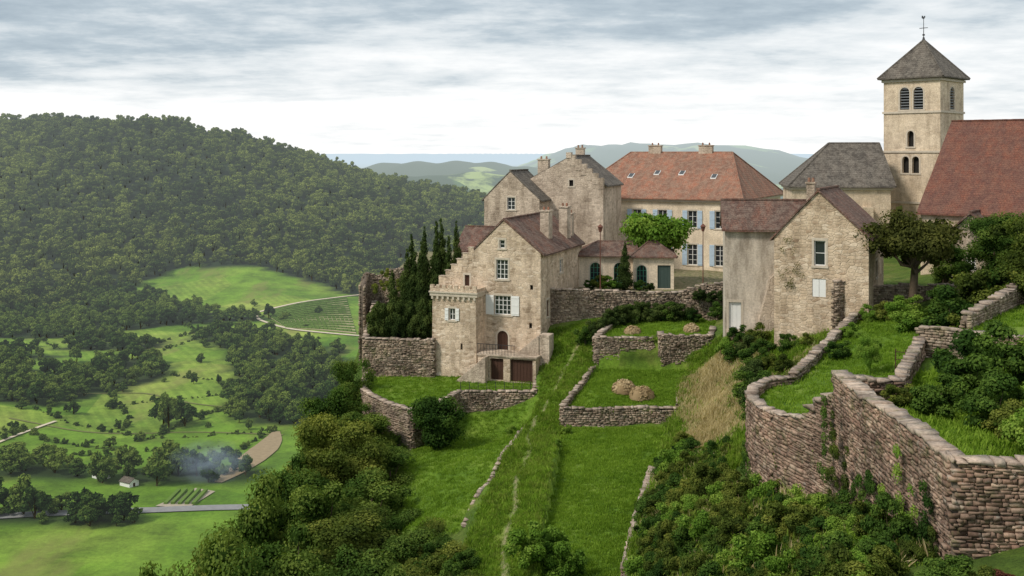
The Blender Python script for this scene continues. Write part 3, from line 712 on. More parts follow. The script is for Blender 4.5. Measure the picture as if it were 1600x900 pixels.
ribbon('dirt_track',[(-178,712),(-172,690),(-152,665)],2.5,M_dirt)
ribbon('dirt_track',[(-260,300),(-250,335),(-238,352),(-215,360),(-205,392),(-196,440)],1.8,M_dirt)
ribbon('field_track',[(-215,438),(-180,428),(-140,436),(-95,425)],1.3,M_track,.2)
ribbon('field_track',[(-260,500),(-220,486),(-180,500),(-150,480),(-120,470)],1.3,M_track,.2)
ribbon('ploughed_field',[(-104,362),(-101,374),(-99,388),(-97,402),(-97,416),(-99,430)],[3,8,11,11,8,3],M_plough)
def patch(name,quad,mat,lift=.3,n=14):
    q=np.array(quad,float); V=[]
    for j in range(n+1):
        for i in range(n+1):
            u=i/n;v=j/n; p=(q[0]*(1-u)+q[1]*u)*(1-v)+(q[3]*(1-u)+q[2]*u)*v; V.append((p[0],p[1],0))
    V=np.array(V); V[:,2]=Hv(V[:,0],V[:,1])+lift
    return obj(name,npmesh(V,grid_faces(n+1,n+1)),mat)
patch('allotment_plot',[(-117,336),(-106,334),(-102,352),(-110,356)],M_plot)
G=Geo()
for i in range(5):
    a=-115+i*2.3
    G.box(a,a+1.2,338,352,-116.6,-115.1+.2*(i%2))
G.mk('allotment_beds',M_vine)
vq=[(-172,708),(-145,658),(-97,638),(-126,778)]
patch('vineyard_soil',vq,hazed('vineyard_soil',(.38,.33,.19)),.3)
G=Geo(); q=np.array(vq,float)
for i in range(15):
    t=(i+.5)/15
    a=q[0]*(1-t)+q[1]*t; b=q[3]*(1-t)+q[2]*t
    k=18
    for j in range(k):
        p0=a+(b-a)*(j/k+.004); p1=a+(b-a)*((j+.95)/k); z=float(Hv(p0[0],p0[1])); z1=float(Hv(p1[0],p1[1]))
        d=(b-a)/np.linalg.norm(b-a); s_=np.array([-d[1],d[0]])*(.75+.2*random.random()); h_=1.1+random.random()*.4
        vs=[(p0[0]-s_[0],p0[1]-s_[1],z),(p1[0]-s_[0],p1[1]-s_[1],z1),(p1[0]+s_[0],p1[1]+s_[1],z1),(p0[0]+s_[0],p0[1]+s_[1],z)]
        G.add(vs+[(x_,y_,z_+h_) for x_,y_,z_ in vs],[(0,3,2,1),(4,5,6,7),(0,1,5,4),(1,2,6,5),(2,3,7,6),(3,0,4,7)])
G.mk('vineyard_rows',M_vine,uv=False)
for (x_,y_) in ((-146,364),(-133,356)):
    b=Building('valley_shed',x_,y_,60)
    b.walls('walls',[(0,-118),(4,-118),(4,-114.6),(2,-113.6),(0,-114.6)],0,5,M_white); b.gable('roof',M_greyroof,0,-114.6,2,-113.6,4,-114.6,0,5)
    b.opening('front',2,-115.8,.9,1.6,kind='door',frame=M_wood,sur=False); b.done()
# ------------------------------------------------------------------ dry-stone walls
def drywall(name,pts,th=.5,sides=(1,-1),h=.13,L=.32,cap=True,mat=None,seed=0,proud=.07):
    r=np.random.default_rng(seed+len(pts)); mat=mat or M_dry2
    V=[];F=[];T=[];MI=[]
    def bx(c,t,n,l,d,hh,tint,mi,j=.016):
        k=len(V)
        for sz in (-1,1):
            for (a,b_) in ((-1,-1),(1,-1),(1,1),(-1,1)):
                V.append(c+t*(a*l/2)+n*(b_*d/2)+np.array([0,0,sz*hh/2])+r.normal(size=3)*j); T.append(tint)
        for f in ((0,3,2,1),(4,5,6,7),(0,1,5,4),(1,2,6,5),(2,3,7,6),(3,0,4,7)): F.append(tuple(i+k for i in f)); MI.append(mi)
    for p,q in zip(pts[:-1],pts[1:]):
        p=np.array(p,float); q=np.array(q,float); d=q[:2]-p[:2]; ln=np.hypot(*d); t=np.array([d[0]/ln,d[1]/ln,0]); n=np.array([-t[1],t[0],0])
        m_=max(1,int(ln/1.0))
        for i in range(m_):
            a=i/m_; b_=(i+1)/m_; k=len(V)
            for (u,sd,zz) in ((a,-1,0),(b_,-1,0),(b_,1,0),(a,1,0),(a,-1,1),(b_,-1,1),(b_,1,1),(a,1,1)):
                P=p+(q-p)*u; z=P[2]-.04 if zz else P[3]
                V.append(np.array([P[0],P[1],z])+n*sd*(th/2-.09)); T.append(0.0)
            for f in ((0,3,2,1),(4,5,6,7),(0,1,5,4),(1,2,6,5),(2,3,7,6),(3,0,4,7)): F.append(tuple(x+k for x in f)); MI.append(2)
        zmin=min(p[3],q[3]); zmax=max(p[2],q[2])
        for sd in sides:
            z=zmin
            while z<zmax:
                hh=h*(.55+.9*r.random()); u=-r.random()*L
                while u<ln:
                    l=L*(.4+1.3*r.random()**1.4); uc=min(max(u+l/2,.02),ln); f=uc/ln
                    zt=p[2]+(q[2]-p[2])*f; zb=p[3]+(q[3]-p[3])*f
                    if z+hh<zt+.02 and z>zb-.1 and u+l<ln+.2 and u>-.2:
                        pr=proud*(r.random()-.3)
                        c=np.array([p[0],p[1],0])+t*(u+l/2)+n*sd*(th/2-.1+pr/2)+np.array([0,0,z+hh/2])
                        bx(c,t,n,l-.018,.2+pr,hh-.014,r.random(),0)
                    u+=l
                z+=hh
        if cap:
            u=0
            while u<ln-.05:
                l=min(.25+.5*r.random(),ln-u+.05); f=(u+l/2)/ln; zt=p[2]+(q[2]-p[2])*f
                hh=.06+.12*r.random()
                if r.random()>.05:
                    c=np.array([p[0],p[1],0])+t*(u+l/2)+n*r.normal()*.02+np.array([0,0,zt+hh/2-.02]); bx(c,t,n,l-.02,th+.12*r.random(),hh,r.random(),1,.03)
                u+=l
    me=npmesh(np.array(V),F,T,MI)
    return obj(name,me,[mat,M_cap,M_mort])
M_mort=flat('wall_core',(.14,.11,.085),var=.4)
drywall('foreground_stone_wall',[(24,28.6,-8.95,-13.5),(12.88,30.05,-9.0,-14.5)],th=.62,h=.115,L=.30,mat=M_dry,seed=3)
drywall('foreground_stone_wall',[(13.1,30.1,-9.02,-14.8),(13.22,34,-8.94,-15),(13.3,38,-9.07,-15.6),(13.4,41.9,-9.0,-16)],th=.6,h=.115,L=.30,mat=M_dry,seed=13)
drywall('foreground_stone_wall_step',[(13.45,42.3,-9.9,-16),(13.1,43.6,-10.6,-16),(12.9,44.2,-11.2,-16)],th=.6,mat=M_dry,seed=4,h=.115,L=.3)
drywall('curved_stone_wall',[(12.9,44.2,-11.4,-16.5),(12.45,45.6,-11.7,-16.5),(12.1,47,-11.9,-16.5),(11.85,48.6,-12.0,-16.6),(11.85,50.2,-12.1,-16.6),(12.1,51.8,-12.15,-16.6),(12.7,53.5,-12.2,-16.8),(13.6,55,-12.2,-17),(15.3,55.8,-12.2,-17)],th=.5,mat=M_dry,seed=5)
drywall('lawn_edge_wall',[(15.3,55.8,-12.0,-15.5),(16.8,58.4,-11.85,-15.8),(20.5,65.4,-11.6,-15.6),(24.4,72.4,-11.2,-14.6)],th=.45,seed=6)
drywall('garden_wall',[(13.5,42.2,-9.35,-13),(16,42.4,-9.4,-13),(20.5,51.4,-9.3,-13)],th=.45,mat=M_dry,seed=7)
drywall('garden_wall',[(20.5,51.5,-8.75,-11),(25.6,47.6,-8.7,-11),(38,44.5,-8.6,-11)],th=.45,mat=M_dry2,seed=8)
drywall('garden_wall',[(23.6,53.2,-8.4,-10.5),(27,57.2,-8.1,-10.5),(31.4,62.4,-7.6,-10)],th=.5,mat=M_dry2,seed=9)
drywall('courtyard_wall',[(22.9,72.6,-9.1,-13.5),(25.0,73.8,-9.2,-13),(25.0,74.3,-9.6,-13),(33,74.6,-9.6,-12.5),(46,70,-9.0,-12)],th=.45,seed=10)
drywall('terrace_wall',[(4.1,81.9,-20.35,-22.8),(7,81.8,-20.42,-22.8),(10,81.95,-20.3,-22.6),(13.1,81.9,-20.38,-22.6)],th=.5,seed=11)
drywall('terrace_wall',[(9.6,97,-15.9,-18),(7.5,92.1,-16.55,-20),(12.7,92.1,-16.55,-20)],th=.5,seed=12)
drywall('terrace_wall',[(12.7,92.1,-16.9,-20),(12.9,93.4,-16.6,-19)],th=.4,seed=13)
drywall('terrace_wall',[(13.45,93,-16.2,-19),(13.35,91.5,-16.25,-20),(17.7,91.7,-16.3,-20),(18.6,94.5,-16,-19)],th=.5,seed=14)
drywall('terrace_edge_stones',[(4.0,81.9,-20.25,-22.5),(7.4,91.9,-19.0,-21.5)],th=.35,seed=15,cap=True)
drywall('terrace_edge_stones',[(13.2,82,-20.2,-21.5),(15.9,91,-19.0,-20.5)],th=.3,seed=16,cap=True)
drywall('forecourt_wall',[(-13.9,98,-20.9,-29),(-13.5,92.5,-21.2,-30),(-12.4,90.4,-21.3,-30),(-11,88.3,-21.35,-29),(-8.4,85.5,-21.4,-28)],th=.5,seed=17)
drywall('forecourt_wall',[(-8.4,85.5,-21.4,-26.5),(-6.4,87.4,-21.3,-26),(-4.9,90.9,-21.15,-25.5),(2.0,90.9,-21.1,-25.2),(2.8,95.8,-20.0,-23)],th=.5,seed=18)
drywall('walled_garden_wall',[(-14.4,107.5,-15.5,-24),(-14.2,103,-17,-25),(-14.1,98.4,-17.75,-29),(-7.4,97.2,-17.7,-23.5)],th=.55,seed=19)
drywall('courtyard_retaining_wall',[(3.2,99.0,-13.1,-17.4),(8,99.4,-13.3,-17.4),(16.2,100,-13.6,-17.2),(18.8,99,-12.6,-17),(21.8,98,-12.3,-17)],th=.5,seed=20)
drywall('ruined_wall',[(-15.6,106.5,-13.8,-24),(-15.3,108.2,-12.5,-24),(-14.2,108.6,-12.9,-24),(-13,108.4,-12.2,-22),(-11.4,108.0,-12.0,-20)],th=.7,seed=21,cap=False)
drywall('terrace_edge_wall',[(9.0,65.5,-20.1,-24),(6.9,57,-20.6,-24.8),(5.8,52,-21.1,-25)],th=.5,seed=22,mat=M_dry)
ed=[(1.5,86),(.6,83),(0.3,80),(-.5,77.5),(-.9,75),(-1.6,72.5),(-2.3,70),(-3.1,66)]
drywall('path_edge_stones',[(x_,y_,H1(x_,y_)+.05,H1(x_,y_)-.6) for x_,y_ in ed],th=.28,seed=23,mat=M_dry)
# ------------------------------------------------------------------ buildings
b=Building('stone_manor_house',-7,99.5,-20)
def sl(x): return -12.7+(6.3/6.6)*x
b.walls('walls',[(0,-25),(10.3,-25),(10.3,-9.4),(6.6,-6.4),(0,-12.7)],0,14,M_manor)
b.gable('roof',M_brownroof,0.0,-12.7,6.6,-6.4,10.3,-9.4,.5,14,ov=.35,og=.02)
for i in range(6):
    w_=3.6/6; x0=i*w_; g=b.g('crow_steps',M_manor)
    g.box(x0-.12 if i==0 else x0,x0+w_-.004,-.03,.46,sl(x0)-.45,sl(x0+w_)+.22)
    b.g('step_caps',M_oldst).box(x0-.1,x0+w_+.02,-.06,.5,sl(x0+w_)+.222,sl(x0+w_)+.28)
def coping(g,xa,za,xb,zb):
    g.add([(xa,-.06,za+.3),(xa,.46,za+.3),(xb,.46,zb+.3),(xb,-.06,zb+.3),(xa,-.06,za+.06),(xa,.46,za+.06),(xb,.46,zb+.06),(xb,-.06,zb+.06)],[(0,1,2,3),(7,6,5,4),(0,4,5,1),(1,5,6,2),(2,6,7,3),(3,7,4,0)])
coping(b.g('verge_coping',M_brownroof),6.6,-6.4,10.65,-9.68)
coping(b.g('verge_coping_left',M_brownroof),3.55,sl(3.55),6.6,-6.4)
b.opening('front',6.45,-8.6,.55,.8,nx=1,nz=2); b.opening('front',6.45,-11.0,1.2,1.85,nx=3,nz=4)
b.opening('front',2.85,-12.2,.5,1.05,kind='door',frame=M_wood)
b.opening('front',6.5,-14.4,1.65,1.8,nx=4,nz=4,shut=M_white,sw=.8)
b.opening('front',6.5,-17.75,1.1,1.85,arch=True,kind='door',frame=M_wood)
b.opening('front',9.4,-12.6,.3,.45,kind='dark',sur=False); b.opening('front',9.3,-16.2,.3,.5,kind='dark',sur=False)
b.opening('right',6.5,-11.2,.9,1.3,plane=10.3,nx=2,nz=3); b.opening('right',2.2,-14.8,.8,1.6,plane=10.3,kind='door',frame=M_wood)
b.chimney(8.9,6.0,-8.8,-5.75,.9,1.2); b.chimney(9.3,11,-9,-5.6,.9,1.3); b.chimney(9.2,12.9,-9,-6.4,.8,.8)
b.walls('rear_wing',[(6.8,-20),(13,-20),(13,-10),(9.9,-7.9),(6.8,-10)],-1.2,6.0,M_oldst,along='x')
b.gable('rear_roof',M_brownroof,6.8,-10,9.9,-7.9,13,-10,-1.2,6.0,along='x')
b.walls('turret_walls',[(0.0,-26),(4.7,-26),(4.55,-13.5),(.12,-13.5)],-2.0,1.0,M_manor)
g=b.g('turret_cornice',M_trim); g.box(-.08,4.75,-2.2,1.0,-13.499,-13.2); g.box(-.16,4.83,-2.28,1.0,-13.198,-13.05)
g=b.g('turret_parapet',M_manor); g.box(-.06,4.73,-2.18,-1.9,-13.048,-12.75); g.box(-.06,.22,-1.898,.9,-13.048,-12.75); g.box(4.45,4.73,-1.898,0,-13.048,-12.75)
for i in range(8):
    x0=-.06+i*.62; g.box(x0,x0+.36,-2.18,-1.9,-12.748,-12.45)
for i in range(9):
    x0=.05+i*.54; b.g('corbels',M_trim).box(x0,x0+.2,-2.17,-1.98,-13.8,-13.501)
b.opening('front',2.15,-15.2,.62,1.1,plane=-2.0,shut=M_white,sw=.36,nx=2,nz=2)
b.opening('front',3.1,-18.2,.22,.6,plane=-2.0,kind='dark',sur=False)
b.walls('landing',[(5.0,-25),(10.7,-25),(10.7,-18.75),(5.0,-18.75)],-2.6,-.003,M_manor)
b.opening('front',9.3,-19.95,2.2,2.1,plane=-2.6,kind='door',frame=M_wood,sur=False,depth=.35)
b.opening('front',6.9,-19.95,1.3,2.0,plane=-2.6,kind='door',frame=M_wood,sur=False,depth=.35)
b.g('landing_slab',M_oldst).box(4.95,10.8,-2.72,-.05,-18.748,-18.6)
g=b.g('stairs',M_oldst)
for i in range(15): g.box(6.1-.2*i-.2,6.1-.2*i,-3.5,-2.73,-23,-18.75-.17*i)
for i in range(10): g.box(8.6+.2*i,8.6+.2*i+.199,-1.5,-.06,-18.598,-18.43+.17*i)
g.box(10.6,11.6,-1.4,-.06,-22,-16.75)
g=b.g('railing',M_iron)
for i in range(13): g.box(5.0+.3*i,5.03+.3*i,-2.65,-2.62,-18.6,-17.7)
g.box(4.98,8.7,-2.66,-2.61,-17.698,-17.65)
b.done(('walls','turret_walls','landing'))
b=Building('orangery',7.0,108,-6)
b.walls('walls',[(0,-15),(6.0,-15),(6.0,-10.8),(0,-10.8)],0,5,M_plaster); b.hip('roof',M_brownroof,0,6,0,5,-10.7,-9.4,2.0,6,2.5)
b.walls('wing_walls',[(5.7,-15),(9.9,-15),(9.9,-10.8),(5.7,-10.8)],-1.2,5,M_plaster); b.hip('wing_roof',M_brownroof,5.7,9.9,-1.2,5,-10.65,-9.2,7.6,8.0,2.0,ov=.35)
b.opening('front',1.8,-12.55,1.15,2.2,arch=True,frame=M_green,nx=3,nz=4); b.opening('front',4.3,-12.55,1.15,2.2,arch=True,frame=M_green,nx=3,nz=4)
b.opening('front',6.6,-12.7,1.05,2.3,plane=-1.2,arch=True,frame=M_green,nx=3,nz=4); b.opening('front',8.9,-12.75,1.35,2.4,plane=-1.2,kind='door',frame=M_dkgreen,sur=False)
b.done(('walls','wing_walls'))
b=Building('convent_house',7.7,131.9,-27)
b.walls('walls',[(0,-17),(21.8,-17),(21.8,-5.6),(0,-5.6)],0,22,M_plaster)
b.hip('roof',M_redroof,0,21.8,0,22,-5.5,.2,4,18,11,ov=.55)
b.g('cornice',M_trim).box(-.3,22.1,-.3,22.3,-5.9,-5.66)
for s_ in (1.93,5.35,8.85,12.2,16.0,19.4):
    b.opening('front',s_,-8.0,1.15,2.1,shut=M_blue,sw=.6,nx=2,nz=3)
    b.opening('front',s_,-12.3,1.2,2.5,shut=M_blue,sw=.6,nx=2,nz=4)
b.chimney(7.5,11,-1,1.0,1.7,.8); b.chimney(14.5,11,-1,1.0,1.8,.8)
def rz(y): return -5.5+5.7*(y+.55)/11.55
g=b.g('skylights',M_white); g2=b.g('skylight_glass',M_glass)
for x_,y_ in ((6.0,4.2),(9.3,5.0),(12.6,5.0),(17,4.2)):
    for gg,e,th in ((g,.0,.10),(g2,.07,.03)):
        up=.10 if gg is g else .135
        gg.slab([(x_+e,y_+e,rz(y_+e)+up),(x_+.7-e,y_+e,rz(y_+e)+up),(x_+.7-e,y_+1.0-e,rz(y_+1-e)+up),(x_+e,y_+1.0-e,rz(y_+1-e)+up)],th)
b.done()
b=Building('old_stone_house',-3.2,118,-20)
b.walls('walls',[(0,-17),(6.7,-17),(6.7,-5.2),(3.2,-2.1),(0,-5.2)],0,6,M_oldst); b.gable('roof',M_greyroof,0,-5.2,3.2,-2.1,6.7,-5.2,0,6,og=.02)
b.walls('rear_block',[(2.6,-17),(13.2,-17),(13.2,-3.6),(9.2,-.4),(2.6,-3.9)],3.5,12,M_oldst); b.gable('rear_roof',M_greyroof,2.6,-3.9,9.2,-.4,13.2,-3.6,4.0,12,og=.02)
for i in range(6):
    x0=9.2+i*.67; z0=-.4-(x0-9.2)*.8; b.g('crow_steps',M_oldst).box(x0,x0+.665,3.45,4.0,z0-1.0,z0+.3)
b.g('front_gable_cap',M_oldst).box(8.8,9.4,3.4,4.05,-.5,.15)
b.opening('front',3.3,-5.7,.95,1.4,nx=2,nz=3); b.chimney(5.6,5,-3.4,-.75,1.3,.8); b.chimney(8.6,10,-1.2,.6,1.0,.7)
b.opening('front',9.4,-3.4,.5,.7,plane=3.5,kind='dark')
b.done(('walls','rear_block'))
b=Building('annexe_house',16.75,80.6,-10)
b.walls('walls',[(0,-17),(5,-17),(5,-5.85),(2.5,-3.9),(0,-5.85)],0,6.8,M_concrete,along='x')
b.gable('roof',M_brownroof,0,-5.85,2.5,-3.9,5,-5.85,0,6.8,along='x',ov=.35)
b.opening('front',.78,-12.75,.95,2.15,kind='door',frame=M_white,sur=True)
b.walls('buttress',[(1.5,-17),(4.2,-17),(4.2,-8.8),(3.4,-9.6)],-1.4,-.003,M_oldst)
b.g('steps',M_oldst).box(.1,1.5,-1.0,-.003,-16,-13.84)
b.done()
b=Building('gabled_stone_house',19.2,75,-27)
b.walls('walls',[(0,-17),(6.6,-17),(6.6,-5.9),(3.15,-2.75),(0,-6.1)],0,8,M_house)
b.gable('roof',M_brownroof,0,-6.1,3.15,-2.75,6.6,-5.9,0,8,ov=.3,og=.12)
b.opening('front',3.25,-7.15,.8,1.8,nx=1,nz=2); b.opening('front',3.2,-9.65,.95,1.3,kind='shut')
b.chimney(1.7,5,-4.4,-2.3,.6,.6); b.opening('right',4,-8.5,.8,1.2,plane=6.6)
b.done()
b=Building('church_bell_tower',40.8,112.4,-45)
W=6.2
b.walls('walls',[(0,-16),(W,-16),(W,8.1),(0,8.1)],0,W,M_tower)
g=b.g('string_courses',M_trim)
for z0 in (4.35,.1,-5.4): g.box(-.12,W+.12,-.12,W+.12,z0,z0+.22)
g.box(-.18,W+.18,-.18,W+.18,7.75,8.0)
b.hip('spire_roof',M_greyroof,0,W,0,W,8.2,12.5,W/2,W/2,W/2,ov=.5)
for dx in (-.75,.75):
    b.opening('front',W/2+dx,5.95,1.05,2.4,arch=True,kind='louvre',depth=.5,sur=True)
b.opening('right',W/2,5.95,1.15,2.4,plane=W,arch=True,kind='louvre',depth=.5)
b.opening('front',W/2-.1,1.6,.7,1.7,arch=True,kind='dark',depth=.45)
for dx in (-.55,.55): b.opening('front',W/2-.1+dx,-1.2,.75,1.8,arch=True,kind='dark',depth=.45)
b.opening('right',W/2,-1.2,.5,1.4,plane=W,arch=True,kind='dark',depth=.45)
g=b.g('finial',M_iron); c_=W/2
g.cyl((c_,c_,12.3),.22,.08,.5); g.cyl((c_,c_,12.8),.045,.03,2.2,6); g.box(c_-.45,c_+.45,c_-.03,c_+.03,13.75,13.82); g.cyl((c_,c_,12.95),.14,.14,.16)
g.ext([(-.45,0),(-.3,-.02),(-.1,-.12),(.15,-.1),(.3,.02),(.42,.0),(.36,.14),(.25,.2),(.12,.1),(-.08,.08),(-.25,.25),(-.42,.3),(-.5,.15)],Vector((c_,c_,14.9)),Vector((.7,-.7,0)),Vector((.7,.7,0)),-.03,.03)
b.done()
b=Building('church_chancel',29.2,107,-10)
b.walls('walls',[(0,-15),(9.9,-15),(9.9,-3.5),(0,-3.5)],0,10,M_tower); b.hip('roof',M_greyroof,0,9.9,0,10,-3.4,1.15,4.4,9.6,5,ov=.4)
b.opening('front',5,-6.6,.9,2.6,arch=True,kind='dark')
b.walls('buttresses',[(7.0,-15),(8.0,-15),(8.0,-5.5),(7.0,-5.5)],-1.2,-.003,M_tower); b.g('cornice',M_trim).box(-.2,10.1,-.2,10.2,-3.75,-3.56)
b.done()
b=Building('church_nave',34.8,88,-37)
b.walls('walls',[(0,-15),(22.6,-15),(22.6,-4.95),(11.3,2.9),(0,-4.95)],.3,24,M_tower,along='x')
b.gable('roof',M_naveroof,0,-4.95,11.3,2.9,22.6,-4.95,.3,24,along='x',ov=.4)
for u in (6,12,18): b.opening('front',u,-8,1.0,2.6,arch=True,kind='dark')
b.done()
b=Building('sacristy',35.2,84.5,-37)
b.walls('walls',[(0,-14),(5,-14),(5,-7.3),(2.5,-4.9),(0,-7.3)],0,6,M_oldst); b.gable('roof',M_brownroof,0,-7.3,2.5,-4.9,5,-7.3,0,6); b.opening('front',2.5,-9,.7,1.0); b.done()
# ------------------------------------------------------------------ plants
def put(name,me,x,y,z,sx,sy=None,sz=None,rot=None):
    o=bpy.data.objects.new(name,me); scene.collection.objects.link(o)
    o.location=(x,y,z); o.scale=(sx,sy or sx,sz or sx); o.rotation_euler=(random.uniform(-.05,.05),random.uniform(-.05,.05),random.random()*6.28 if rot is None else rot)
    return o
i=0
for (x_,y_,zt,R_,kind) in [(-14.1,93,-17.6,2.0,'tree'),(-15.0,87.5,-19.6,2.8,'tree'),(-15.3,81.5,-21.0,3.0,'olive'),(-16,75.5,-22.2,3.2,'tree'),(-16.8,69.5,-22.8,3.2,'tree'),(-17.4,63,-22.8,3.4,'olive'),(-20,55.5,-22.2,3.0,'tree'),(-16,57,-21.9,3.4,'tree'),
  (-12.2,85.5,-21.0,2.8,'tree'),(-12.4,78.5,-21.2,3.3,'olive'),(-10.3,73,-22.6,3.2,'tree'),(-13.2,70,-22.2,3.4,'tree'),(-9.8,66,-23.2,3.3,'olive'),(-13.4,62,-22.6,3.6,'tree'),(-6.0,63.5,-23.8,2.8,'tree'),(-4.6,58,-22.9,2.8,'olive'),(-9,57.5,-22.4,3.3,'tree'),
  (-9.6,79.5,-22.8,2.6,'tree'),(-7.6,70.5,-24.2,2.4,'tree'),(-3.4,61,-23.4,2.0,'olive'),(-12,53,-21.6,3.4,'tree'),(-6.5,52,-21.6,3,'tree'),(-2.2,52.5,-21.8,2.0,'olive'),(-14.2,83.5,-22.4,2.8,'olive'),(-18.3,73,-26,2.8,'tree'),(-18.6,67,-26.5,2.8,'tree'),(-19.8,61,-26.5,3.0,'olive'),(-14.5,74,-23.4,3.2,'tree'),(-17,85,-26,3.0,'tree'),(-10.4,89,-23.4,1.7,'tree'),(-3.6,65.8,-23.8,1.7,'tree'),(-16.5,91,-22.5,2.4,'olive'),(-5,68,-24.4,1.9,'olive'),(-8.6,86,-23.8,1.5,'tree')]:
    g_=H1(x_,y_); h_=max(4.5,zt-g_); s_=h_/10; me_=TREES[kind][i%5]
    put('deciduous_tree',me_,x_,y_,zt-h_,R_/3.9,R_/3.9,s_); i+=1
def bush(x,y,r,kind='bush',z=None,h=None,name='shrub'):
    global i; i+=1
    lst=BUSH[kind]; z=H1(x,y)-.1 if z is None else z
    put(name,lst[i%len(lst)],x,y,z,r/1.1,r/1.1,(h or r*1.7)/2.0)
rr=np.random.default_rng(77)
rb=with_mats(tree_mesh(400,4.6,2.25,.1,nc=60,n=16000,size=.16,trunk=.12,limbs=8,spread=.5),F_bush,M_bark)
put('round_bush',rb,-6.25,84.6,-24.6,1.12,1.12,1.08)
cm=[with_mats(tree_mesh(200+k,10,1.0,.05,nc=34,n=9000,size=.17,trunk=.12,limbs=2,shape='cone'),F_cyp,M_bark) for k in range(3)]
for k,(x_,y_,ht) in enumerate([(-12.0,104.2,6.2),(-10.9,103.5,8.4),(-9.9,104,9.8),(-8.8,103.8,10.6),(-7.8,103.4,11.2),(-6.8,104.0,11.4),(-5.7,103.6,11.2),(-10.2,102.4,8.0),(-9.0,102.3,9.2),(-7.6,102.2,9.8),(-6.4,102.3,9.8)]):
    put('cypress_tree',cm[k%3],x_,y_,-18,.98,.98,ht/10*1.03)
for k in range(14): bush(-13.2+.45*k,99.6+.35*(k%2),.95,'dark',z=-18.1,h=3.4+.4*rr.random(),name='garden_hedge')
put('cypress_tree',cm[0],11.55,105.2,-14,.95,.95,.5)
pt=with_mats(tree_mesh(301,6.6,4.0,2.9,nc=34,n=9000,size=.3,trunk=.25,flat=.75),F_light,M_bark)
put('plane_tree',pt,15.4,112,-14,1.05,1.05,1.12)
um=with_mats(tree_mesh(302,6.4,3.5,3.0,nc=44,n=13000,size=.19,trunk=.28,flat=.6,limbs=18),F_umb,M_bark)
put('umbrella_tree',um,28.4,72.6,-11.2,1.05,1.05,1.1)
for x_,y_,r_,kd in [(8.9,104.6,1.0,'olive'),(9.8,104.4,.9,'light'),(10.6,104.8,.7,'bush'),(12.9,104.8,.7,'bush'),(13.8,103.8,.6,'dark'),(7.9,105,.6,'bush')]: bush(x_,y_,r_,kd,z=-14,h=r_*1.6)
for t in np.linspace(0,1,18):
    x_=6.7+9.4*t; y_=94.6+4.0*min(1,t*1.7)
    bush(x_,y_,.95,'dark' if int(t*17)%3 else 'bush',h=1.9,name='hedge')
bush(17.5,98.2,.8,'bush');bush(19.6,96.6,1.0,'bush')
for x_,y_ in ((18.0,99.0),(19,98.6),(20,98.3)): bush(x_,y_-.8,.7,'dark',z=-14.2,h=1.2,name='climber')
for x_,y_,r_,kd in [(17.8,76.5,1.0,'dark'),(17.2,73.2,1.1,'bush'),(16.6,70.6,1.2,'dark'),(16.0,68,1.3,'bush'),(15.7,65.5,1.2,'dark'),(15.1,63.2,1.0,'bush'),(16.6,78.9,.9,'light'),(17.6,79.0,.8,'bush'),(18.6,77.5,.9,'olive'),(16.9,77.3,.9,'bush'),(11.5,68,.8,'olive'),(11.2,65,1.0,'bush'),(11.0,62,.9,'bush'),(19.8,73.2,.8,'bush'),(18.6,74.6,.9,'bush'),(18.2,71.6,.7,'olive'),(20.8,71.6,.6,'olive'),
   (16.9,62,.8,'olive'),(17.6,64,.9,'olive'),(19.2,60,.7,'bush'),(18.6,69.2,.8,'olive'),(22,66.5,.6,'light'),(26,70.5,.9,'olive'),(27.5,71,1.0,'light'),(24.8,71.2,.7,'light'),
   (30.5,66,2.2,'olive'),(33,69,2.5,'bush'),(31,60,1.8,'olive'),(28,64,1.8,'bush'),(25.6,67,1.2,'light'),(29.5,70,1.5,'bush'),(27,60.5,1.2,'olive'),(34.5,64,2.4,'olive')]: bush(x_,y_,r_,kd)
put('garden_tree',TREES['olive'][1],31.6,61,-9.2,.75,.75,.62); put('garden_tree',TREES['tree'][2],35.5,74.5,-10.5,.7,.7,.6); put('garden_tree',TREES['tree'][0],40,82,-10.5,.9,.9,.6)
put('garden_tree',TREES['tree'][3],33.2,79,-11,.6,.6,.5)
put('young_tree',TREES['light'][0],19.6,56.2,H1(19.6,56.2),.22,.22,.24)
for x_,y_,r_,kd in [(16.6,39.6,1.0,'bush'),(18.2,41.2,1.4,'bush'),(19.6,43.8,1.5,'bush'),(21.5,45.2,1.5,'bush'),(23.5,44.2,1.4,'light'),(17.6,36.2,.9,'olive'),(17.4,33.9,1.2,'light'),(18.9,35,1.4,'light'),(17.2,32.2,.9,'light'),(20,38,1.3,'bush'),(22,41,1.3,'light'),(15.9,31.3,.55,'light'),(24,38,1.6,'olive'),(16.3,43.9,.7,'bush'),(15.6,41.2,.6,'olive'),(17.8,37.8,1.2,'bush'),(19.5,36.8,1.2,'light')]: bush(x_,y_,r_,kd)
for x_,y_,r_,kd in [(13.0,27.4,.6,'red'),(13.6,27.9,.5,'red'),(12.5,27.6,.6,'olive'),(12.0,28.2,.7,'bush'),(14.2,28.2,.5,'light'),(12.2,29.6,.7,'bush'),(12.1,31,.6,'light'),(12.2,32.6,.5,'bush')]: bush(x_,y_,r_,kd,h=r_*1.5,z=-12.9+(.8 if y_<28.3 else -.2))
def creeper(name,o,t,n,w,h,cnt,size,mat,seed):
    r=np.random.default_rng(seed); k=16
    C=[]; Rr=[]
    for _ in range(k):
        v=r.random()**1.1; u=(r.random()-.5)*w*(1-.6*v); C.append(np.array(o)+np.array(t)*u+np.array([0,0,v*h])+np.array(n)*.06); Rr.append(.14+.24*r.random()*(1-.5*v))
    V,F,T=cloud(C,Rr,cnt,size,r)
    nn=np.array(n); d=(V-np.array(o))@nn; V=V-np.outer(d*.55-.05,nn)
    return obj(name,npmesh(V,F,T),mat)
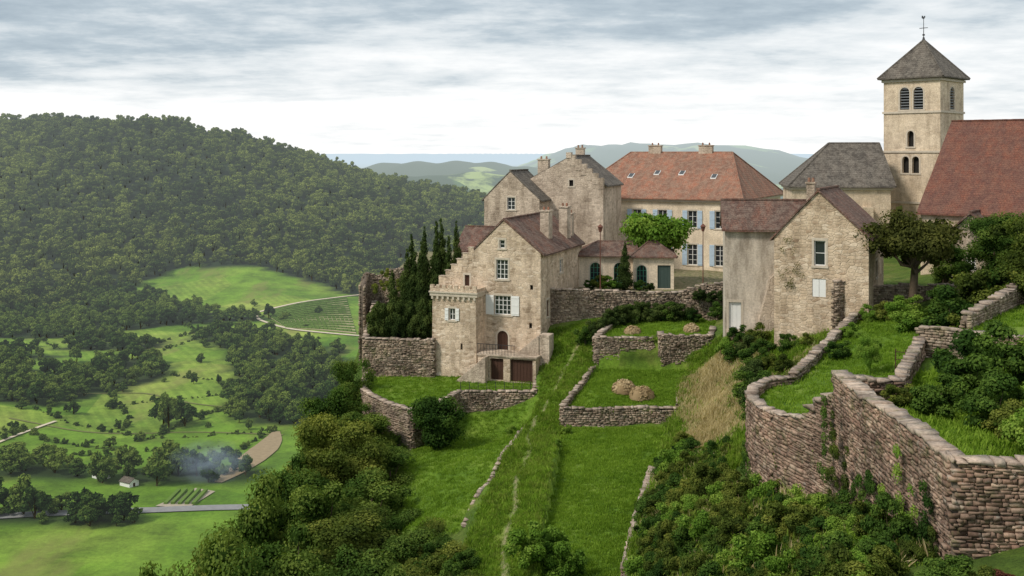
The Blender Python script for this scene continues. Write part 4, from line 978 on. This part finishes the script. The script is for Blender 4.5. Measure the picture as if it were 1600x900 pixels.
for k,(yy,zb,hh,ww) in enumerate([(31.4,-13.4,3.2,1.4),(33.6,-13.6,4.0,1.0),(30.8,-13.3,2.2,1.4),(37.5,-14.0,2.2,2.2),(35,-13.8,2.4,1.8),(40.3,-14.5,4.2,1.3),(41.6,-14.5,4.6,1.2),(32.4,-13.6,3.2,1.0),(38.8,-14.2,3.0,.8),(36.2,-13.9,2.8,.7)]):
    creeper('ivy',(12.72,yy,zb),(0,1,0),(-1,0,0),ww,hh,2800,.10,(F_bush,F_light,F_olive)[k%3],k)
creeper('ivy',(11.6,50.5,-16.2),(0,1,0),(-1,0,0),2.2,1.8,1500,.12,F_bush,61)
creeper('ivy',(12.1,46.6,-16.0),(0,1,0),(-1,0,0),1.6,2.6,1500,.12,F_olive,62)
for k,(xx,ww,hh) in enumerate([(14.0,1.2,1.6),(15.2,.8,.9),(16.6,1.2,1.9)]): creeper('ivy',(xx,29.45,-13.4),(1,0,0),(0,-1,0),ww,hh,1200,.09,F_light,70+k)
creeper('bare_creeper',(20.1,74.4,-9.6),(.89,-.45,0),(-.45,-.89,0),2.2,3.4,700,.09,F_umb,50)
creeper('ivy',(-13,106.9,-14.5),(1,0,0),(0,-1,0),3.2,2.4,2200,.16,F_olive,63)
def on(poly,n,seed):
    r=np.random.default_rng(seed); P=np.array(poly); out=[]
    while len(out)<n:
        a=r.uniform(P[:,0].min(),P[:,0].max(),n*2); c=r.uniform(P[:,1].min(),P[:,1].max(),n*2); k=inside(a,c,poly); out+=list(zip(a[k],c[k]))
    A=np.array(out[:n]); return np.c_[A,H(A[:,0],A[:,1])]
def off(P,keys=('T2','T3','T4','T6','T7','T0','T8')):
    k=np.ones(len(P),bool)
    for q in keys: k&=~inside(P[:,0],P[:,1],TP[q][0])
    return P[k]
SL=[(12.4,31),(12.2,43),(11.3,47),(11.0,54),(12.3,58),(10.4,65),(9.2,64),(7.2,55),(5.6,46),(1.5,42),(4,34),(8,28)]
P=off(on(SL,560,5)); rr2=np.random.default_rng(2); sc=.18+.6*rr2.random(len(P))**1.9; P[:,2]-=.1
allb=[BUSH['bush'][0],BUSH['olive'][1],BUSH['olive'][2],BUSH['light'][3],BUSH['bush'][2],BUSH['olive'][0]]
scatter('hillside_shrubs',allb,P,sc*1.1,.35,seed=4)
P=on([(-9,66),(-3.4,63),(-1.4,50),(3.5,50),(5,44),(4,36),(-14,40),(-20,54),(-18,90),(-14.5,92),(-10,80)],420,6); P=P[(P[:,0]<-1.6)|(P[:,1]<47)]
scatter('undergrowth',allb,P,.4+.6*rr.random(len(P)),.15,seed=5)
for x_,y_,r_ in [(1.7,55.2,1.3),(.9,54,1.1),(2.9,54.2,1.1),(2.2,56.6,.8),(-.2,86.2,.5),(9.4,60.5,1.0),(10.2,63.3,.9),(4.3,80.2,.4),(3.4,75,.35)]: bush(x_,y_,r_,'light',h=r_*2.1)
P=[]
for k in ('T2','T3','T4','T6','T0'):
    P.append(on(TP[k][0],{'T2':5200,'T3':2200,'T4':1300,'T6':4200,'T0':1700}[k],30))
P.append(on(T1,2600,31))
P=np.vstack(P); scatter('lawn_grass',GR,P,.7+.6*rr.random(len(P)),.2,seed=6)
P=on([(9.5,99),(3.5,98),(2.6,93),(2.4,90.5),(1.2,84),(-1.2,72),(-3,62),(-1.5,46),(1.2,46),(1.4,58),(2.6,70),(4,81),(7.2,91.5)],8500,33)
k=pdist(P[:,0],P[:,1],PATH)>.24; P=P[k]; scatter('bank_grass',GM+GR+GW[:2],P,.5+.7*rr.random(len(P)),.25,seed=7)
P=on([(12.8,84),(16,92),(19.5,88),(19.5,79),(17.5,70),(15.8,58),(11.6,56),(11.0,64),(12.3,72),(12.6,80)],13000,34); P=off(P); dd=pdist(P[:,0],P[:,1],DRYL); P=P[rr.random(len(P))>(dd/4.0)**2]; scatter('dry_grass',GD,P,.5+.7*rr.random(len(P)),.3,seed=8)
P=off(on([(15.4,55),(19,58),(22.5,66),(21,71),(18,70),(15,62)],1500,35)); scatter('dry_grass',GD,P,.5+.6*rr.random(len(P)),.3,seed=9)
P=off(on(SL,8000,36)); scatter('wild_grass',GW+GM+GD[:1],P,.7+.9*rr.random(len(P)),.3,seed=10)
P=off(on([(5.6,50),(7.4,57),(9,64),(11,73),(13.2,82),(16,91),(22,92),(22,80),(26,76),(22,70),(17,60),(14,56),(11.5,54),(9,46)],9000,38)); P=P[pdist(P[:,0],P[:,1],DRYL)>2.4*rr.random(len(P))**.5]; scatter('wild_grass',GW+GM+GM,P,.7+.8*rr.random(len(P)),.3,seed=12)
P=on([(13.4,30.4),(13.6,41.8),(20,48),(30,46),(30,30)],4200,37); scatter('garden_grass',GR+GM[:1],P,.8+.6*rr.random(len(P)),.25,seed=11)
def hay(x,y,r,h,seed):
    q=np.random.default_rng(seed); z=H1(x,y)
    V=[];F=[];nu,nv=18,8
    for j in range(nv+1):
        a=j/nv*math.pi/2
        for k in range(nu):
            t=2*math.pi*k/nu; rd=r*math.cos(a)**.8*(1+.12*math.sin(3*t+seed)+.06*q.normal()); V.append((rd*math.cos(t),rd*math.sin(t),-.05+h*math.sin(a)*(1+.05*q.normal())))
    F=[(j*nu+k,j*nu+(k+1)%nu,(j+1)*nu+(k+1)%nu,(j+1)*nu+k) for j in range(nv) for k in range(nu)]
    v,f,t=cloud([(0,0,h*.1)],[r*.95],1400,.22,q,squash=h/r*.95)
    v[:,2]=np.maximum(v[:,2],-.02)
    o=obj('haystack',npmesh(np.vstack([V,v]),np.vstack([F,f+len(V)]),np.concatenate([np.full(len(V),.3),t])),F_hay); o.location=(x,y,z)
hay(9.4,86.2,.98,.95,1); hay(10.7,84.6,1.0,.9,2); hay(11.1,94.4,.75,.6,3); hay(16.6,94.8,.7,.7,4)
M_lamp=flat('lamp_paint',(.16,.07,.05))
for x_,y_ in ((8.9,103.2),(19.4,104)):
    G=Geo(); G.cyl((0,0,0),.11,.08,.5); G.cyl((0,0,.5),.055,.04,5.6); G.cyl((0,0,6.1),.12,.26,.5,6); G.cyl((0,0,6.6),.32,.05,.28,6)
    o=G.mk('street_lamp',M_lamp); o.location=(x_,y_,-14)
G=Geo()
for k in range(4): G.box(k*.5,k*.5+.05,0,.05,0,1.7)
for k in range(4): G.box(0,1.55,-.03,0,.35+.4*k,.38+.4*k)
o=G.mk('garden_trellis',M_wood); o.location=(20.2,54,H1(20.2,54)); o.rotation_euler=(0,0,-.5)
G=Geo()
for k in range(9):
    x_=-4.6+.78*k; G.box(x_,x_+.05,91.05,91.1,-21.2,-20.3)
for z_ in (-20.4,-20.75): G.box(-4.6,1.7,91.06,91.08,z_,z_+.02)
G.mk('post_and_wire_fence',M_iron)
# smoke drifting in the valley
bm=bmesh.new(); bmesh.ops.create_icosphere(bm,subdivisions=3,radius=1); me=bpy.data.meshes.new('smoke'); bm.to_mesh(me); bm.free()
m,nt=newmat('smoke'); ob=nt.n('ShaderNodeTexCoord').outputs['Object']
ln=nt.n('ShaderNodeVectorMath',{0:ob},operation='LENGTH').outputs['Value']
de=nt.math('MULTIPLY',nt.maprange(ln,.1,1.0,1.0,0.0),nt.ramp(nt.noise(ob,2.2,4,.6),[(.4,0.0),(.7,1.0)]))
pv=nt.n('ShaderNodeVolumePrincipled',{'Color':(.66,.82,1.0),'Density':nt.math('MULTIPLY',de,.12)})
nt.n('ShaderNodeOutputMaterial',{1:pv.outputs[0]})
o=obj('smoke',me,m); o.location=(-107,362,-109); o.scale=(16,10,8.5)
# ------------------------------------------------------------------ sky, sun, camera
w=bpy.data.worlds.new('World'); scene.world=w; w.use_nodes=True; nt=NT(w.node_tree)
SE,SA=math.radians(46),math.radians(-118)
sd=Vector((math.sin(SA)*math.cos(SE),math.cos(SA)*math.cos(SE),math.sin(SE)))
sky=nt.n('ShaderNodeTexSky',sky_type='NISHITA'); sky.sun_disc=False; sky.sun_elevation=SE; sky.sun_rotation=SA
tc=nt.n('ShaderNodeTexCoord').outputs['Generated']
sp=nt.n('ShaderNodeSeparateXYZ',{0:tc})
zz=nt.math('ADD',nt.math('MAXIMUM',sp.outputs[2],0.0),.11)
px=nt.math('DIVIDE',sp.outputs[0],zz); py=nt.math('DIVIDE',sp.outputs[1],zz)
pv=nt.n('ShaderNodeCombineXYZ',{0:px,1:py,2:.3}).outputs[0]
c1=nt.noise(pv,1.5,10,.62)
pv2=nt.n('ShaderNodeVectorMath',{0:pv,1:(.5,1.0,1)},operation='MULTIPLY').outputs[0]
c2=nt.noise(pv2,1.0,8,.6)
cc=nt.math('ADD',nt.math('MULTIPLY',c1,.48),nt.math('MULTIPLY',c2,.52))
elev=nt.maprange(sp.outputs[2],.015,.13,0.0,1.0)
left=nt.maprange(sp.outputs[0],-.45,.45,1.0,.66)
cov=nt.math('MULTIPLY',nt.math('MULTIPLY',elev,left),.27)
dens=nt.math('SUBTRACT',cc,nt.math('SUBTRACT',cov,.085))
cl=nt.ramp(dens,[(.27,(3.6,4.4,5.1)),(.35,(5.0,5.8,6.4)),(.42,(7.4,7.9,8.2)),(.50,(9.2,9.4,9.5)),(.60,(10.9,10.8,10.7))])
skc=nt.mix(.95,sky.outputs[0],cl)
nt.n('ShaderNodeOutputWorld',{0:nt.n('ShaderNodeBackground',{0:skc,1:.105}).outputs[0]})
ld=bpy.data.lights.new('sun','SUN'); ld.energy=3.1; ld.angle=math.radians(12); ld.color=(1,.92,.81)
lo=bpy.data.objects.new('sun',ld); scene.collection.objects.link(lo); lo.rotation_euler=(-sd).to_track_quat('-Z','Y').to_euler(); lo.location=(0,0,60)
cd=bpy.data.cameras.new('camera'); co=bpy.data.objects.new('camera',cd); scene.collection.objects.link(co)
co.location=(0,0,0); co.rotation_euler=(math.pi/2,0,0); cd.lens=36; cd.sensor_width=36; cd.shift_y=-.13125; cd.clip_end=150000; cd.clip_start=.2
scene.camera=co
scene.view_settings.view_transform='Standard'; scene.view_settings.look='None'; scene.view_settings.exposure=0
